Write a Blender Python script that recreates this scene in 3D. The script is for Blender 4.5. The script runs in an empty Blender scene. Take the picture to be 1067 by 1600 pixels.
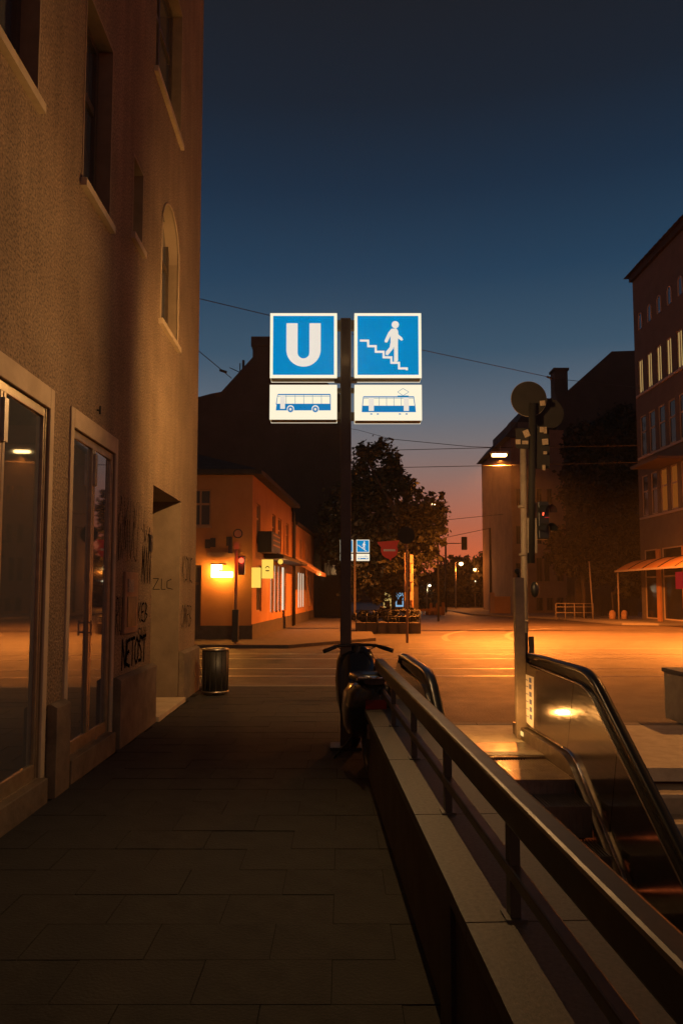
import bpy, math, random
from mathutils import Matrix, Vector
R = math.radians
random.seed(7)
scene = bpy.context.scene
COL = scene.collection

# ------------------------------------------------------------------ camera, sky, exposure
F, PITCH, EYE, PV = 1155.6, R(4.2), 1.6, 840.14
cam_d = bpy.data.cameras.new('camera')
cam_d.sensor_fit = 'AUTO'; cam_d.sensor_width = 36; cam_d.lens = 26
cam_d.shift_y = (PV - 800) / 1600
cam_d.clip_start = 0.05; cam_d.clip_end = 3000
cam = bpy.data.objects.new('camera', cam_d); COL.objects.link(cam)
cam.location = (0, 0, EYE); cam.rotation_euler = (R(90) + PITCH, 0, 0)
scene.camera = cam

def lin(c):
    c = c / 255
    return c / 12.92 if c <= .04045 else ((c + .055) / 1.055) ** 2.4
def rgb(r, g, b): return (lin(r), lin(g), lin(b), 1)

world = bpy.data.worlds.new('World'); scene.world = world; world.use_nodes = True
nt = world.node_tree; nt.nodes.clear()
tc = nt.nodes.new('ShaderNodeTexCoord'); sx = nt.nodes.new('ShaderNodeSeparateXYZ')
cr = nt.nodes.new('ShaderNodeValToRGB'); bg = nt.nodes.new('ShaderNodeBackground'); wo = nt.nodes.new('ShaderNodeOutputWorld')
nt.links.new(tc.outputs['Generated'], sx.inputs[0]); nt.links.new(sx.outputs['Z'], cr.inputs[0])
nt.links.new(cr.outputs[0], bg.inputs[0]); nt.links.new(bg.outputs[0], wo.inputs[0]); bg.inputs[1].default_value = 1.0
SKY = [(0.0, (196, 92, 48)), (.05, (198, 96, 60)), (.085, (176, 98, 72)), (.12, (158, 104, 88)), (.16, (140, 112, 104)),
       (.20, (118, 112, 114)), (.24, (96, 106, 118)), (.31, (60, 84, 104)), (.40, (38, 64, 88)), (.49, (29, 47, 67)),
       (.57, (28, 36, 48)), (.66, (29, 31, 37)), (1.0, (17, 20, 26))]
el = cr.color_ramp.elements
el[0].position = 0; el[0].color = rgb(*SKY[0][1]); el[1].position = 1; el[1].color = rgb(*SKY[-1][1])
for p, c in SKY[1:-1]:
    e = el.new(p); e.color = rgb(*c)
scene.view_settings.view_transform = 'Standard'; scene.view_settings.look = 'None'
scene.view_settings.exposure = 0; scene.view_settings.gamma = 1
scene.view_settings.use_curve_mapping = False
scene.render.engine = 'CYCLES'
scene.cycles.use_denoising = True
scene.cycles.max_bounces = 5; scene.cycles.diffuse_bounces = 3; scene.cycles.glossy_bounces = 3
scene.cycles.sample_clamp_indirect = 4
SODIUM = (1.0, .25, .03); WARM = (1.0, .68, .33)

# ------------------------------------------------------------------ helpers
def at(u, v, Y):
    x = (u - 533.5) / F; y = (PV - v) / F
    d = Vector((x, math.cos(PITCH) - y * math.sin(PITCH), math.sin(PITCH) + y * math.cos(PITCH)))
    k = Y / d.y
    return Vector((d.x * k, Y, EYE + d.z * k))

WM = {}
def tag(o, label=None, cat=None, group=None, kind=None):
    if label: o['label'] = label
    if cat: o['category'] = cat
    if group: o['group'] = group
    if kind: o['kind'] = kind
    return o
def thing(name, label, cat, loc=(0, 0, 0), rot=0, group=None, kind=None):
    o = bpy.data.objects.new(name, None); COL.objects.link(o); o.empty_display_size = .1
    o.location = loc; o.rotation_euler = (0, 0, rot)
    WM[o] = Matrix.Translation(Vector(loc)) @ Matrix.Rotation(rot, 4, 'Z')
    return tag(o, label, cat, group, kind)

class MB:
    def __init__(s): s.v = []; s.f = []; s.sm = []
    def quad(s, *p, smooth=False):
        n = len(s.v); s.v += [tuple(q) for q in p]; s.f.append(tuple(range(n, n + len(p)))); s.sm.append(smooth); return s
    def box(s, x0, x1, y0, y1, z0, z1):
        n = len(s.v)
        s.v += [(x, y, z) for x in (x0, x1) for y in (y0, y1) for z in (z0, z1)]
        for q in ((0, 1, 3, 2), (4, 6, 7, 5), (0, 4, 5, 1), (2, 3, 7, 6), (0, 2, 6, 4), (1, 5, 7, 3)):
            s.f.append(tuple(n + i for i in q)); s.sm.append(False)
        return s
    def prism(s, pts, a, b, axis='y'):
        """polygon pts (p,q) extruded along axis from a to b"""
        def P(p, q, t): return {'y': (p, t, q), 'x': (t, p, q), 'z': (p, q, t)}[axis]
        n = len(s.v); k = len(pts)
        s.v += [P(p, q, a) for p, q in pts] + [P(p, q, b) for p, q in pts]
        s.f.append(tuple(range(n, n + k))); s.f.append(tuple(range(n + 2 * k - 1, n + k - 1, -1))); s.sm += [False] * 2
        for i in range(k):
            j = (i + 1) % k
            s.f.append((n + i, n + k + i, n + k + j, n + j)); s.sm.append(False)
        return s
    def tube(s, pts, r, n=8, cap=True, rr=None):
        pts = [Vector(p) for p in pts]; base = len(s.v)
        for i, p in enumerate(pts):
            a = pts[max(0, i - 1)]; b = pts[min(len(pts) - 1, i + 1)]
            t = (b - a).normalized()
            up = Vector((0, 0, 1)) if abs(t.z) < .9 else Vector((1, 0, 0))
            e1 = t.cross(up).normalized(); e2 = t.cross(e1).normalized()
            q = rr[i] if rr else r
            for k in range(n):
                w = 2 * math.pi * k / n
                s.v.append(tuple(p + e1 * math.cos(w) * q + e2 * math.sin(w) * q))
        for i in range(len(pts) - 1):
            for k in range(n):
                a = base + i * n + k; b = base + i * n + (k + 1) % n
                s.f.append((a, b, b + n, a + n)); s.sm.append(n > 5)
        if cap:
            s.f.append(tuple(range(base + n - 1, base - 1, -1))); s.sm.append(False)
            m = base + (len(pts) - 1) * n; s.f.append(tuple(range(m, m + n))); s.sm.append(False)
        return s
    def disc(s, c, r, th, axis='y', n=32):
        v = Vector(c); d = {'y': Vector((0, 1, 0)), 'x': Vector((1, 0, 0)), 'z': Vector((0, 0, 1))}[axis]
        return s.tube([v - d * th / 2, v + d * th / 2], r, n)
    def ball(s, c, r, n=12, sz=1.0):
        m = n // 2; pts = []; rr = []
        for i in range(m + 1):
            w = math.pi * i / m
            pts.append((c[0], c[1], c[2] - math.cos(w) * r * sz)); rr.append(max(.001, math.sin(w) * r))
        return s.tube(pts, r, n, rr=rr)
    def mesh(s, name, mats):
        me = bpy.data.meshes.new(name); me.from_pydata(s.v, [], s.f); me.update()
        for m in (mats if isinstance(mats, (list, tuple)) else [mats]): me.materials.append(m)
        me.polygons.foreach_set('use_smooth', s.sm)
        return me
    def build(s, name, mat, parent=None, frame=None, mid=None, bevel=0):
        if frame is not None:
            M = (WM[parent].inverted() @ frame) if parent else frame
            s.v = [tuple(M @ Vector(p)) for p in s.v]
        me = s.mesh(name, mat)
        if mid: me.polygons.foreach_set('material_index', mid)
        return put(me, name, parent, bevel=bevel)
def put(me, name, parent=None, loc=(0, 0, 0), rot=(0, 0, 0), bevel=0):
    o = bpy.data.objects.new(name, me); COL.objects.link(o)
    o.location = loc; o.rotation_euler = rot
    L = Matrix.Translation(Vector(loc)) @ Matrix.Rotation(rot[2], 4, 'Z')
    if parent: o.parent = parent; WM[o] = WM[parent] @ L
    else: WM[o] = L
    if bevel:
        b = o.modifiers.new('bevel', 'BEVEL'); b.width = bevel; b.segments = 2; b.limit_method = 'ANGLE'
    return o
def copy_tree(o, loc=None, label=None, parent=None, rot=None):
    c = o.copy(); COL.objects.link(c)
    if parent: c.parent = parent
    if loc is not None: c.location = loc
    if rot is not None: c.rotation_euler = (0, 0, rot)
    if label: c['label'] = label
    for ch in list(o.children): copy_tree(ch, parent=c)
    return c

# ------------------------------------------------------------------ materials
def mat(name, col, rough=.7, metal=0, noise=None, bump=None, emit=None, spec=None, coat=0, stretch=None):
    """col linear rgb; noise=(scale, amount[, col2]); bump=(scale, distance)"""
    m = bpy.data.materials.new(name); m.use_nodes = True
    n = m.node_tree; b = n.nodes['Principled BSDF']
    b.inputs['Base Color'].default_value = (*col, 1); b.inputs['Roughness'].default_value = rough; b.inputs['Metallic'].default_value = metal
    if spec is not None: b.inputs['Specular IOR Level'].default_value = spec
    if coat: b.inputs['Coat Weight'].default_value = coat
    co = n.nodes.new('ShaderNodeTexCoord'); mp = n.nodes.new('ShaderNodeMapping')
    n.links.new(co.outputs['Object'], mp.inputs[0])
    if stretch: mp.inputs['Scale'].default_value = stretch
    if noise:
        t = n.nodes.new('ShaderNodeTexNoise'); t.inputs['Scale'].default_value = noise[0]; t.inputs['Detail'].default_value = 8
        t.inputs['Roughness'].default_value = .65
        n.links.new(mp.outputs[0], t.inputs[0])
        r = n.nodes.new('ShaderNodeMapRange'); r.inputs[1].default_value = .32; r.inputs[2].default_value = .68
        n.links.new(t.outputs[0], r.inputs[0])
        mx = n.nodes.new('ShaderNodeMix'); mx.data_type = 'RGBA'
        c2 = noise[2] if len(noise) > 2 else tuple(c * (1 - noise[1]) for c in col)
        mx.inputs[6].default_value = (*col, 1); mx.inputs[7].default_value = (*c2, 1)
        n.links.new(r.outputs[0], mx.inputs[0]); n.links.new(mx.outputs[2], b.inputs['Base Color'])
        rr = n.nodes.new('ShaderNodeMapRange'); rr.inputs[3].default_value = max(.02, rough - .12); rr.inputs[4].default_value = min(1, rough + .12)
        n.links.new(t.outputs[0], rr.inputs[0]); n.links.new(rr.outputs[0], b.inputs['Roughness'])
    if bump:
        t2 = n.nodes.new('ShaderNodeTexNoise'); t2.inputs['Scale'].default_value = bump[0]; t2.inputs['Detail'].default_value = 5
        n.links.new(mp.outputs[0], t2.inputs[0])
        bp = n.nodes.new('ShaderNodeBump'); bp.inputs['Strength'].default_value = 1; bp.inputs['Distance'].default_value = bump[1]
        n.links.new(t2.outputs[0], bp.inputs['Height']); n.links.new(bp.outputs[0], b.inputs['Normal'])
    if emit:
        b.inputs['Emission Color'].default_value = (*emit[0], 1); b.inputs['Emission Strength'].default_value = emit[1]
    return m
def emis(name, col, s=1.0):
    m = bpy.data.materials.new(name); m.use_nodes = True; n = m.node_tree; n.nodes.clear()
    e = n.nodes.new('ShaderNodeEmission'); e.inputs[0].default_value = (*col, 1); e.inputs[1].default_value = s
    o = n.nodes.new('ShaderNodeOutputMaterial'); n.links.new(e.outputs[0], o.inputs[0]); return m
def L3(r, g, b): return (lin(r), lin(g), lin(b))

M = {}
M['plaster'] = mat('roughcast_plaster', (.40, .27, .145), .9, noise=(.9, .3, (.26, .165, .085)), bump=(42, .02))
# roughcast: speckle in the colour as well
def speckle(m, scale, amt):
    n = m.node_tree; b = n.nodes['Principled BSDF']; l = b.inputs['Base Color'].links[0]; src = l.from_socket
    co = n.nodes.new('ShaderNodeTexCoord'); t = n.nodes.new('ShaderNodeTexNoise'); t.inputs['Scale'].default_value = scale; t.inputs['Detail'].default_value = 3
    n.links.new(co.outputs['Object'], t.inputs[0])
    r = n.nodes.new('ShaderNodeMapRange'); r.inputs[1].default_value = .35; r.inputs[2].default_value = .62; r.inputs[3].default_value = 1 - amt; r.inputs[4].default_value = 1
    n.links.new(t.outputs[0], r.inputs[0])
    mx = n.nodes.new('ShaderNodeMix'); mx.data_type = 'RGBA'; mx.blend_type = 'MULTIPLY'; mx.inputs[0].default_value = 1
    n.links.new(src, mx.inputs[6]); n.links.new(r.outputs[0], mx.inputs[7]); n.links.new(mx.outputs[2], b.inputs['Base Color'])
speckle(M['plaster'], 48, .65)
def streaks(m, amt, sc=(5, 5, .35)):
    n = m.node_tree; b = n.nodes['Principled BSDF']; src = b.inputs['Base Color'].links[0].from_socket
    co = n.nodes.new('ShaderNodeTexCoord'); mp = n.nodes.new('ShaderNodeMapping'); mp.inputs['Scale'].default_value = sc
    t = n.nodes.new('ShaderNodeTexNoise'); t.inputs['Scale'].default_value = 1.0; t.inputs['Detail'].default_value = 6
    n.links.new(co.outputs['Object'], mp.inputs[0]); n.links.new(mp.outputs[0], t.inputs[0])
    r = n.nodes.new('ShaderNodeMapRange'); r.inputs[1].default_value = .38; r.inputs[2].default_value = .6; r.inputs[3].default_value = 1 - amt; r.inputs[4].default_value = 1
    n.links.new(t.outputs[0], r.inputs[0])
    mx = n.nodes.new('ShaderNodeMix'); mx.data_type = 'RGBA'; mx.blend_type = 'MULTIPLY'; mx.inputs[0].default_value = 1
    n.links.new(src, mx.inputs[6]); n.links.new(r.outputs[0], mx.inputs[7]); n.links.new(mx.outputs[2], b.inputs['Base Color'])
streaks(M['plaster'], .16)
M['smooth_plaster'] = mat('smooth_plaster', (.55, .41, .25), .85, noise=(3, .25), bump=(80, .001))
M['plinth'] = mat('plinth_render', (.20, .14, .085), .9, noise=(4, .5), bump=(45, .004))
M['sill'] = mat('painted_sill', (.50, .38, .22), .7, noise=(9, .25))
M['band'] = mat('opening_paint', (.30, .21, .12), .85)
M['frame'] = mat('door_frame_metal', (.46, .36, .22), .36, .6, noise=(12, .3))
M['glass'] = mat('dark_glass', (.22, .23, .24), .03, .7)
M['glass_dull'] = mat('dull_dark_glass', (.012, .012, .013), .12, spec=.35)
M['darkwood'] = mat('dark_window_frame', (.09, .06, .035), .5, noise=(14, .3))
M['asphalt'] = mat('asphalt', (.068, .050, .040), .58, noise=(1.6, .6), bump=(30, .02))
streaks(M['asphalt'], .5, (.06, .55, 1))
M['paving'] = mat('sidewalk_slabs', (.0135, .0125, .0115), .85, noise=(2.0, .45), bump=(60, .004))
M['lightstone'] = mat('landing_stone', (.42, .37, .27), .6, noise=(6, .3), bump=(90, .002))
M['kerb'] = mat('granite_kerb', (.16, .14, .12), .75, noise=(30, .4), bump=(80, .002))
M['granite'] = mat('granite_coping', (.052, .041, .031), .6, noise=(60, .45), bump=(120, .001))
M['concrete'] = mat('parapet_concrete', (.07, .06, .05), .85, noise=(3, .4), bump=(40, .003))
M['steel'] = mat('brushed_steel', (.58, .52, .44), .15, 1, noise=(5, .12), stretch=(1, 1, 12))
M['steel_matte'] = mat('worn_steel', (.42, .36, .28), .38, 1, noise=(8, .35))
M['galv'] = mat('galvanised_post', (.30, .24, .17), .6, .1, noise=(10, .3))
M['rubber'] = mat('black_rubber', (.012, .012, .012), .28)
M['rail_metal'] = mat('dark_painted_rail', (.05, .035, .022), .48, .3, noise=(7, .3))
M['rail_dark'] = mat('black_post', (.02, .017, .014), .5, noise=(12, .3))
M['sign_pole'] = mat('brown_sign_pole', (.09, .065, .045), .5, noise=(6, .2))
M['black'] = mat('black_plastic', (.012, .012, .012), .45)
M['bike'] = mat('black_lacquer', (.012, .012, .014), .22, coat=.6)
M['chrome'] = mat('chrome', (.7, .7, .7), .08, 1)
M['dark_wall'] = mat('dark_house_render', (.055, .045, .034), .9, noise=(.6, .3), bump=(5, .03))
M['roof'] = mat('roof_tiles', (.035, .025, .02), .8, noise=(3, .4), bump=(8, .03))
M['orange_wall'] = mat('ochre_house_render', (.40, .18, .06), .9, noise=(1.2, .2), bump=(25, .01))
M['ochre_trim'] = mat('ochre_trim', (.36, .2, .1), .8, noise=(5, .2))
M['dark_plinth'] = mat('dark_shop_plinth', (.06, .045, .035), .8, noise=(5, .3))
M['awning'] = mat('awning_cloth', (.48, .26, .13), .85, noise=(3, .2))
M['brown_wall'] = mat('brown_brick_wall', (.115, .09, .072), .9, noise=(1.4, .25), bump=(15, .02))
M['pale_wall'] = mat('tenement_render', (.23, .14, .09), .9, noise=(.8, .3), bump=(12, .02))
M['white_frame'] = mat('pale_window_frame', (.36, .28, .2), .6)
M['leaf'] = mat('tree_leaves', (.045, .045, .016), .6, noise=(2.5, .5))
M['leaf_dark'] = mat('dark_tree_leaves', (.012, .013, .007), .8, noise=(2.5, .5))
M['bark'] = mat('tree_bark', (.05, .035, .022), .9, noise=(6, .4), bump=(14, .02))
M['wire'] = mat('overhead_wire', (.01, .01, .01), .5)
M['track'] = mat('tram_rail_steel', (.6, .55, .5), .33, 1)
M['red'] = mat('sign_red', (.80, .035, .02), .5)
M['white'] = mat('sign_white', (.75, .72, .65), .5)
M['sticker'] = mat('paper_sticker', (.45, .34, .22), .8, noise=(60, .6))
M['signback'] = mat('sign_back_grey', (.014, .011, .009), .8, noise=(5, .3))
M['paint'] = mat('graffiti_paint', (.006, .006, .007), 1, spec=0)
M['roadpaint'] = mat('worn_road_paint', (.17, .155, .13), .6, noise=(5, .6))
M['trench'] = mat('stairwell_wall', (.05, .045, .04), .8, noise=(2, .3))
M['stonestep'] = mat('stair_stone', (.26, .22, .16), .7, noise=(10, .3))
# lights that the picture shows lit
E_ = {}
E_['cream'] = emis('sign_cream_light', L3(252, 240, 210), 1.05)
E_['edge'] = emis('sign_edge_light', L3(250, 226, 170), 1.0)
E_['sblue'] = emis('sign_blue_light', (.0, .225, .51), 1.0)
E_['symbol'] = emis('sign_symbol_light', L3(236, 226, 212), 1.0)
E_['blue2'] = emis('pictogram_blue', L3(20, 120, 178), 1.0)
E_['outline'] = emis('pictogram_line', L3(110, 150, 170), 1.0)
E_['sodium'] = emis('sodium_lamp_glass', (1, .62, .22), 14)
E_['sodium_far'] = emis('far_lamp_glass', (1, .55, .2), 5)
E_['whitelamp'] = emis('pale_lamp_glass', (1, .85, .55), 4)
E_['walllamp'] = emis('wall_lamp_glass', (1, .40, .06), 60)
E_['comb'] = emis('comb_light_glass', (1, .62, .18), 1.2)
E_['yellow'] = emis('yellow_light_box', (1, .62, .09), 1.1)
E_['shopwhite'] = emis('shop_window_light', (.55, .50, .42), .8)
E_['redlamp'] = emis('red_signal_light', (1, .10, .04), 2.4)
E_['reddim'] = emis('dim_red_light', (.5, .03, .02), .6)
E_['neonred'] = emis('red_advert_light', (.4, .008, .012), .55)
E_['poster_blue'] = emis('blue_poster_light', (.25, .5, .75), .9)
E_['poster_yel'] = emis('yellow_poster_light', (.75, .5, .15), .7)
def curtain(name, col, s):
    m = emis(name, col, s); n = m.node_tree; e = [x for x in n.nodes if x.type == 'EMISSION'][0]
    co = n.nodes.new('ShaderNodeTexCoord'); w = n.nodes.new('ShaderNodeTexWave'); w.inputs['Scale'].default_value = 5; w.inputs['Distortion'].default_value = 2
    r = n.nodes.new('ShaderNodeValToRGB'); r.color_ramp.elements[0].color = (*[c * .25 for c in col], 1); r.color_ramp.elements[1].color = (*col, 1)
    n.links.new(co.outputs['Object'], w.inputs[0]); n.links.new(w.outputs[0], r.inputs[0]); n.links.new(r.outputs[0], e.inputs[0]); return m
E_['curtain'] = curtain('lit_curtain', (.85, .55, .2), .75)
E_['curtain2'] = curtain('lit_orange_curtain', (.8, .22, .03), .30)
E_['blinds'] = emis('shop_blinds', (.9, .76, .55), 1.0)

def lamp(name, kind, loc, col, power, parent=None, size=.0, rot=(0, 0, 0), spot=None, blend=.5):
    d = bpy.data.lights.new(name, kind); d.color = col; d.energy = power
    if kind in ('POINT', 'SPOT'): d.shadow_soft_size = size
    if kind == 'SPOT': d.spot_size = R(spot); d.spot_blend = blend
    o = bpy.data.objects.new(name, d); COL.objects.link(o)
    o.rotation_euler = rot
    if parent: o.parent = parent; o.location = WM[parent].inverted() @ Vector(loc); 
    else: o.location = loc
    return o

# ------------------------------------------------------------------ ground
AX = -.043                              # drift of the escalator axis
def ax(x, y): return x + AX * y
g = MB()
Z0 = -.10
TX0, TX1, TY0, TY1 = .62, 6.0, -3.0, 9.0
def gq(x0, x1, y0, y1, z): g.quad((x0, y0, z), (x1, y0, z), (x1, y1, z), (x0, y1, z))
gq(-1200, 1200, TY1, 2000, Z0); gq(-1200, TX0 - .5, -60, TY1, Z0); gq(TX1, 1200, -60, TY1, Z0); gq(TX0 - .5, TX1, -60, TY0, Z0)
tag(g.build('road', M['asphalt']), kind='structure')
# left pavement, slabs in the near zone
s = MB(); s.box(-2.9, .40, -4, 12.7, Z0 - .02, -.004)
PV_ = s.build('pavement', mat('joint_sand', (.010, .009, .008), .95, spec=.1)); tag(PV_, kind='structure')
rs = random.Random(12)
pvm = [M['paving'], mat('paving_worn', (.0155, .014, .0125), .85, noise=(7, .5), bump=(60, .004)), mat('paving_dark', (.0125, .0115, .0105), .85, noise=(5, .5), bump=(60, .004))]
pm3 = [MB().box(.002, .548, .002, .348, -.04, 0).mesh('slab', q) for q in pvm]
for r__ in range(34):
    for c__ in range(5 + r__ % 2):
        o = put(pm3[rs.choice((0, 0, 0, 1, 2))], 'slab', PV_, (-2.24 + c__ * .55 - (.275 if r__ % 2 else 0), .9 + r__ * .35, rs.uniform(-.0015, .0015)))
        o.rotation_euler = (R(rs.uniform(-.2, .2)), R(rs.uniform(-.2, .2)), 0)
# kerb stones along the cross street
k0 = thing('kerb', 'row of granite kerb stones where the dark pavement ends at the cross street', 'kerb', (-1.0, 12.8, 0)); k0['kind'] = 'structure'; del k0['category']
km = MB().box(0, .985, 0, .16, Z0 - .02, .004).mesh('kerb_stone', M['kerb'])
for i in range(4): put(km, 'kerb_stone', k0, (-1.95 + i * .995, -.08, 0))
# landing plateau around escalator head and stairs
pl = MB()
pl.box(.42, .62, 6.6, 12.7, Z0 - .02, -.001)
pl.box(.62, 7.5, 8.45, 9.05, Z0 - .02, 0)
pl.box(2.55, 7.5, 6.88, 8.45, Z0 - .02, 0)
tag(pl.build('landing', M['lightstone']), kind='structure')
k1 = thing('kerb', 'granite kerb stones behind the escalator head', 'kerb', (.7, 9.13, 0)); k1['kind'] = 'structure'; del k1['category']
for i in range(7): put(km, 'kerb_stone', k1, (-.05 + i * .995, -.08, 0))
# far pavement on the left, before the ochre house, with its kerb
s = MB(); s.prism([(-9, 22.6), (-1.6, 22.6), (1.2, 26), (1.4, 60), (-9, 60)], Z0 - .02, 0, 'z')
tag(s.build('far_pavement', mat('far_paving', (.075, .06, .05), .8, noise=(3, .4), bump=(40, .004))), kind='structure')
s = MB(); s.prism([(14.5, 38.5), (40, 30), (40, 80), (9.5, 80), (9.5, 54), (13.5, 46)], Z0 - .02, 0, 'z')
tag(s.build('right_pavement', M['kerb']), kind='structure')
# tram rails across the side street
for i, (y, l) in enumerate(((15.1, 1), (16.55, 1), (19.0, 1), (20.45, 1))):
    t = MB(); t.box(-30, 40, y, y + .055, Z0 - .02, Z0 + .006)
    tag(t.build('tram_rail', M['track']), kind='structure')
    t = MB(); t.box(-30, 40, y + .06, y + .10, Z0 - .02, Z0 + .003)
    tag(t.build('rail_groove', M['black']), kind='structure')
# worn painted marks: stop line and curved guide lines
t = MB()
for x0, x1, y0, y1 in ((2.0, 30, 22.2, 22.5),):
    t.quad((x0, y0, Z0 + .004), (x1, y0, Z0 + .004), (x1, y1, Z0 + .004), (x0, y1, Z0 + .004))
for base, x_e in ((3.6, 9), (6.0, 13)):
    pr = None
    for i in range(15):
        w = i / 14 * 1.35; px = base + (1 - math.cos(w)) * 7; py = 26 + math.sin(w) * 10
        nx = px + .22; 
        if pr: t.quad((pr[0], pr[1], Z0 + .004), (pr[0] + .22, pr[1], Z0 + .004), (nx, py, Z0 + .004), (px, py, Z0 + .004))
        pr = (px, py)
tag(t.build('road_marking', M['roadpaint']), kind='structure')
# manhole covers
def manhole(x, y, lab):
    o = MB().disc((0, 0, 0), .31, .012, 'z', 28)
    for i in range(5): o.box(-.22, .22, -.2 + i * .1 - .012, -.2 + i * .1 + .012, .004, .012)
    o = o.build('manhole_cover', M['steel_matte']); o.location = (x, y, Z0 + .005); tag(o, lab, 'manhole cover')
manhole(3.4, 12.2, 'round iron manhole cover in the asphalt behind the escalator head')

# ------------------------------------------------------------------ wall panels with real openings
def wall_panel(L, H, ops, depth, s0=0, z0=0, deform=None, extra_s=(), extra_z=()):
    """plane y=0 facing -y, openings (s,z,w,h) with reveals of the given depth"""
    S = sorted(set([s0, L] + [o[0] for o in ops] + [o[0] + o[2] for o in ops] + list(extra_s)))
    Z = sorted(set([z0, H] + [o[1] for o in ops] + [o[1] + o[3] for o in ops] + list(extra_z)))
    d = deform or (lambda a, b: 0)
    m = MB()
    for i in range(len(S) - 1):
        for j in range(len(Z) - 1):
            a, b, c, e = S[i], S[i + 1], Z[j], Z[j + 1]
            cs, cz = (a + b) / 2, (c + e) / 2
            if any(o[0] < cs < o[0] + o[2] and o[1] < cz < o[1] + o[3] for o in ops): continue
            m.quad((a, -d(a, c), c), (b, -d(b, c), c), (b, -d(b, e), e), (a, -d(a, e), e), smooth=deform is not None)
    m.n_face = len(m.f)
    for (a, c, w, h, *_) in ops:
        b, e = a + w, c + h
        f = lambda x, z: -d(x, z)
        m.quad((a, f(a, c), c), (a, depth, c), (a, depth, e), (a, f(a, e), e))
        m.quad((b, f(b, c), c), (b, f(b, e), e), (b, depth, e), (b, depth, c))
        m.quad((a, f(a, c), c), (b, f(b, c), c), (b, depth, c), (a, depth, c))
        m.quad((a, f(a, e), e), (a, depth, e), (b, depth, e), (b, f(b, e), e))
    return m
CACHE = {}
def window(parent, s, z, w, h, y, fm, pm, mull=1, trans=0, bar=.06, sill=None, sillout=.07, label=None, sillth=.07, name='window'):
    key = (round(w, 3), round(h, 3), mull, trans, bar, fm.name)
    if key not in CACHE:
        m = MB(); t = .06
        m.box(0, bar, -t, 0, 0, h); m.box(w - bar, w, -t, 0, 0, h); m.box(bar, w - bar, -t, 0, 0, bar); m.box(bar, w - bar, -t, 0, h - bar, h)
        for i in range(mull):
            c = w * (i + 1) / (mull + 1); m.box(c - bar * .5, c + bar * .5, -t + .008, 0, bar, h - bar)
        for q in ([trans] if trans else []):
            zz = h * q; m.box(bar, w - bar, -t + .012, 0, zz - bar * .6, zz + bar * .6)
        CACHE[key] = m.mesh('window_frame', fm)
    o = put(CACHE[key], name, parent, (s, y, z))
    pk = ('pane', round(w, 3), round(h, 3), pm.name)
    if pk not in CACHE: CACHE[pk] = MB().box(.02, w - .02, -.02, -.008, .02, h - .02).mesh('pane', pm)
    put(CACHE[pk], 'pane', o)
    if sill:
        sk = ('sill', round(w, 3), sillth, sillout, sill.name, round(y, 2))
        if sk not in CACHE: CACHE[sk] = MB().box(-.05, w + .05, -y - sillout, -.06, -sillth, .004).mesh('sill', sill)
        put(CACHE[sk], 'sill', o)
    if label: o['label'] = label
    return o

# ------------------------------------------------------------------ left building
FX, FM = -2.2, -.0186
rotL = R(90) + math.atan(.0186)
LB = thing('corner_building', 'tall roughcast building with two glass doors and deep windows along the left pavement', 'building', (FX, 0, 0), rotL)
CE = 12.35
wins = [(4.35, 5.30, .98, 1.80), (6.38, 5.28, .80, 1.82), (2.3, 5.3, .98, 1.8), (4.35, 8.25, .98, 1.8), (2.3, 8.25, .98, 1.8), (6.38, 8.25, .8, 1.8)]
slit = (8.05, 5.62, .42, .92)
arch = (9.45, 5.16, 1.12, 1.80)
upper = (8.95, 8.25, 1.6, 2.0)
doors = [(4.18, .19, 1.57, 2.85), (6.31, .20, 1.25, 2.82)]
niche = (9.27, .02, 1.76, 2.93)
ops = wins + [slit, arch, upper] + doors + [niche]
wall = wall_panel(CE, 15, ops, .24, s0=-6, z0=-.1)
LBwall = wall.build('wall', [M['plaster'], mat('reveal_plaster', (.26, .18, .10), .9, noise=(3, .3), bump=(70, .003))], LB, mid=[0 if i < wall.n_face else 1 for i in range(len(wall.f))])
# niche deeper: back wall, side and head
nb = MB(); a, c, w, h = niche; b = a + w; e = c + h
q = .003
nb.quad((a + q, .002, c + q), (a + q, .62, c + q), (a + q, .62, e - q), (a + q, .002, e - q)); nb.quad((b - q, .002, c + q), (b - q, .002, e - q), (b - q, .62, e - q), (b - q, .62, c + q))
nb.quad((a + q, .002, e - q), (a + q, .62, e - q), (b - q, .62, e - q), (b - q, .002, e - q)); nb.quad((a + q, .002, c + q), (b - q, .002, c + q), (b - q, .62, c + q), (a + q, .62, c + q))
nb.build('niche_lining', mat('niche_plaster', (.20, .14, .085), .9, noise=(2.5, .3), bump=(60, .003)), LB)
dm = MB().box(a, b, .58, .64, c, e); dr = dm.build('niche_door', M['frame'], LB)
MB().box(a + .12, a + .16, .54, .58, 1.0, 1.14).build('handle', M['steel_matte'], dr)
# arch spandrels closing the top corners of the arched opening
sp = MB(); a, c, w, h = arch; r_ = w / 2; zc = c + h - r_; N = 12
for side in (-1, 1):
    for i in range(N):
        w0 = math.pi / 2 * i / N; w1 = math.pi / 2 * (i + 1) / N
        cx = a + w / 2
        p0 = (cx + side * r_ * math.cos(w0), zc + r_ * math.sin(w0)); p1 = (cx + side * r_ * math.cos(w1), zc + r_ * math.sin(w1))
        ex = cx + side * r_
        y0, y1 = -.001, .236
        sp.quad((p0[0], y0, p0[1]), (p1[0], y0, p1[1]), (p1[0], y0, c + h), (p0[0], y0, c + h))
        sp.quad((p0[0], y0, p0[1]), (p0[0], y1, p0[1]), (p1[0], y1, p1[1]), (p1[0], y0, p1[1]))
sp.build('arch_head', [M['plaster'], M['band']], LB, mid=[i % 2 for i in range(len(sp.f))])
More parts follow.
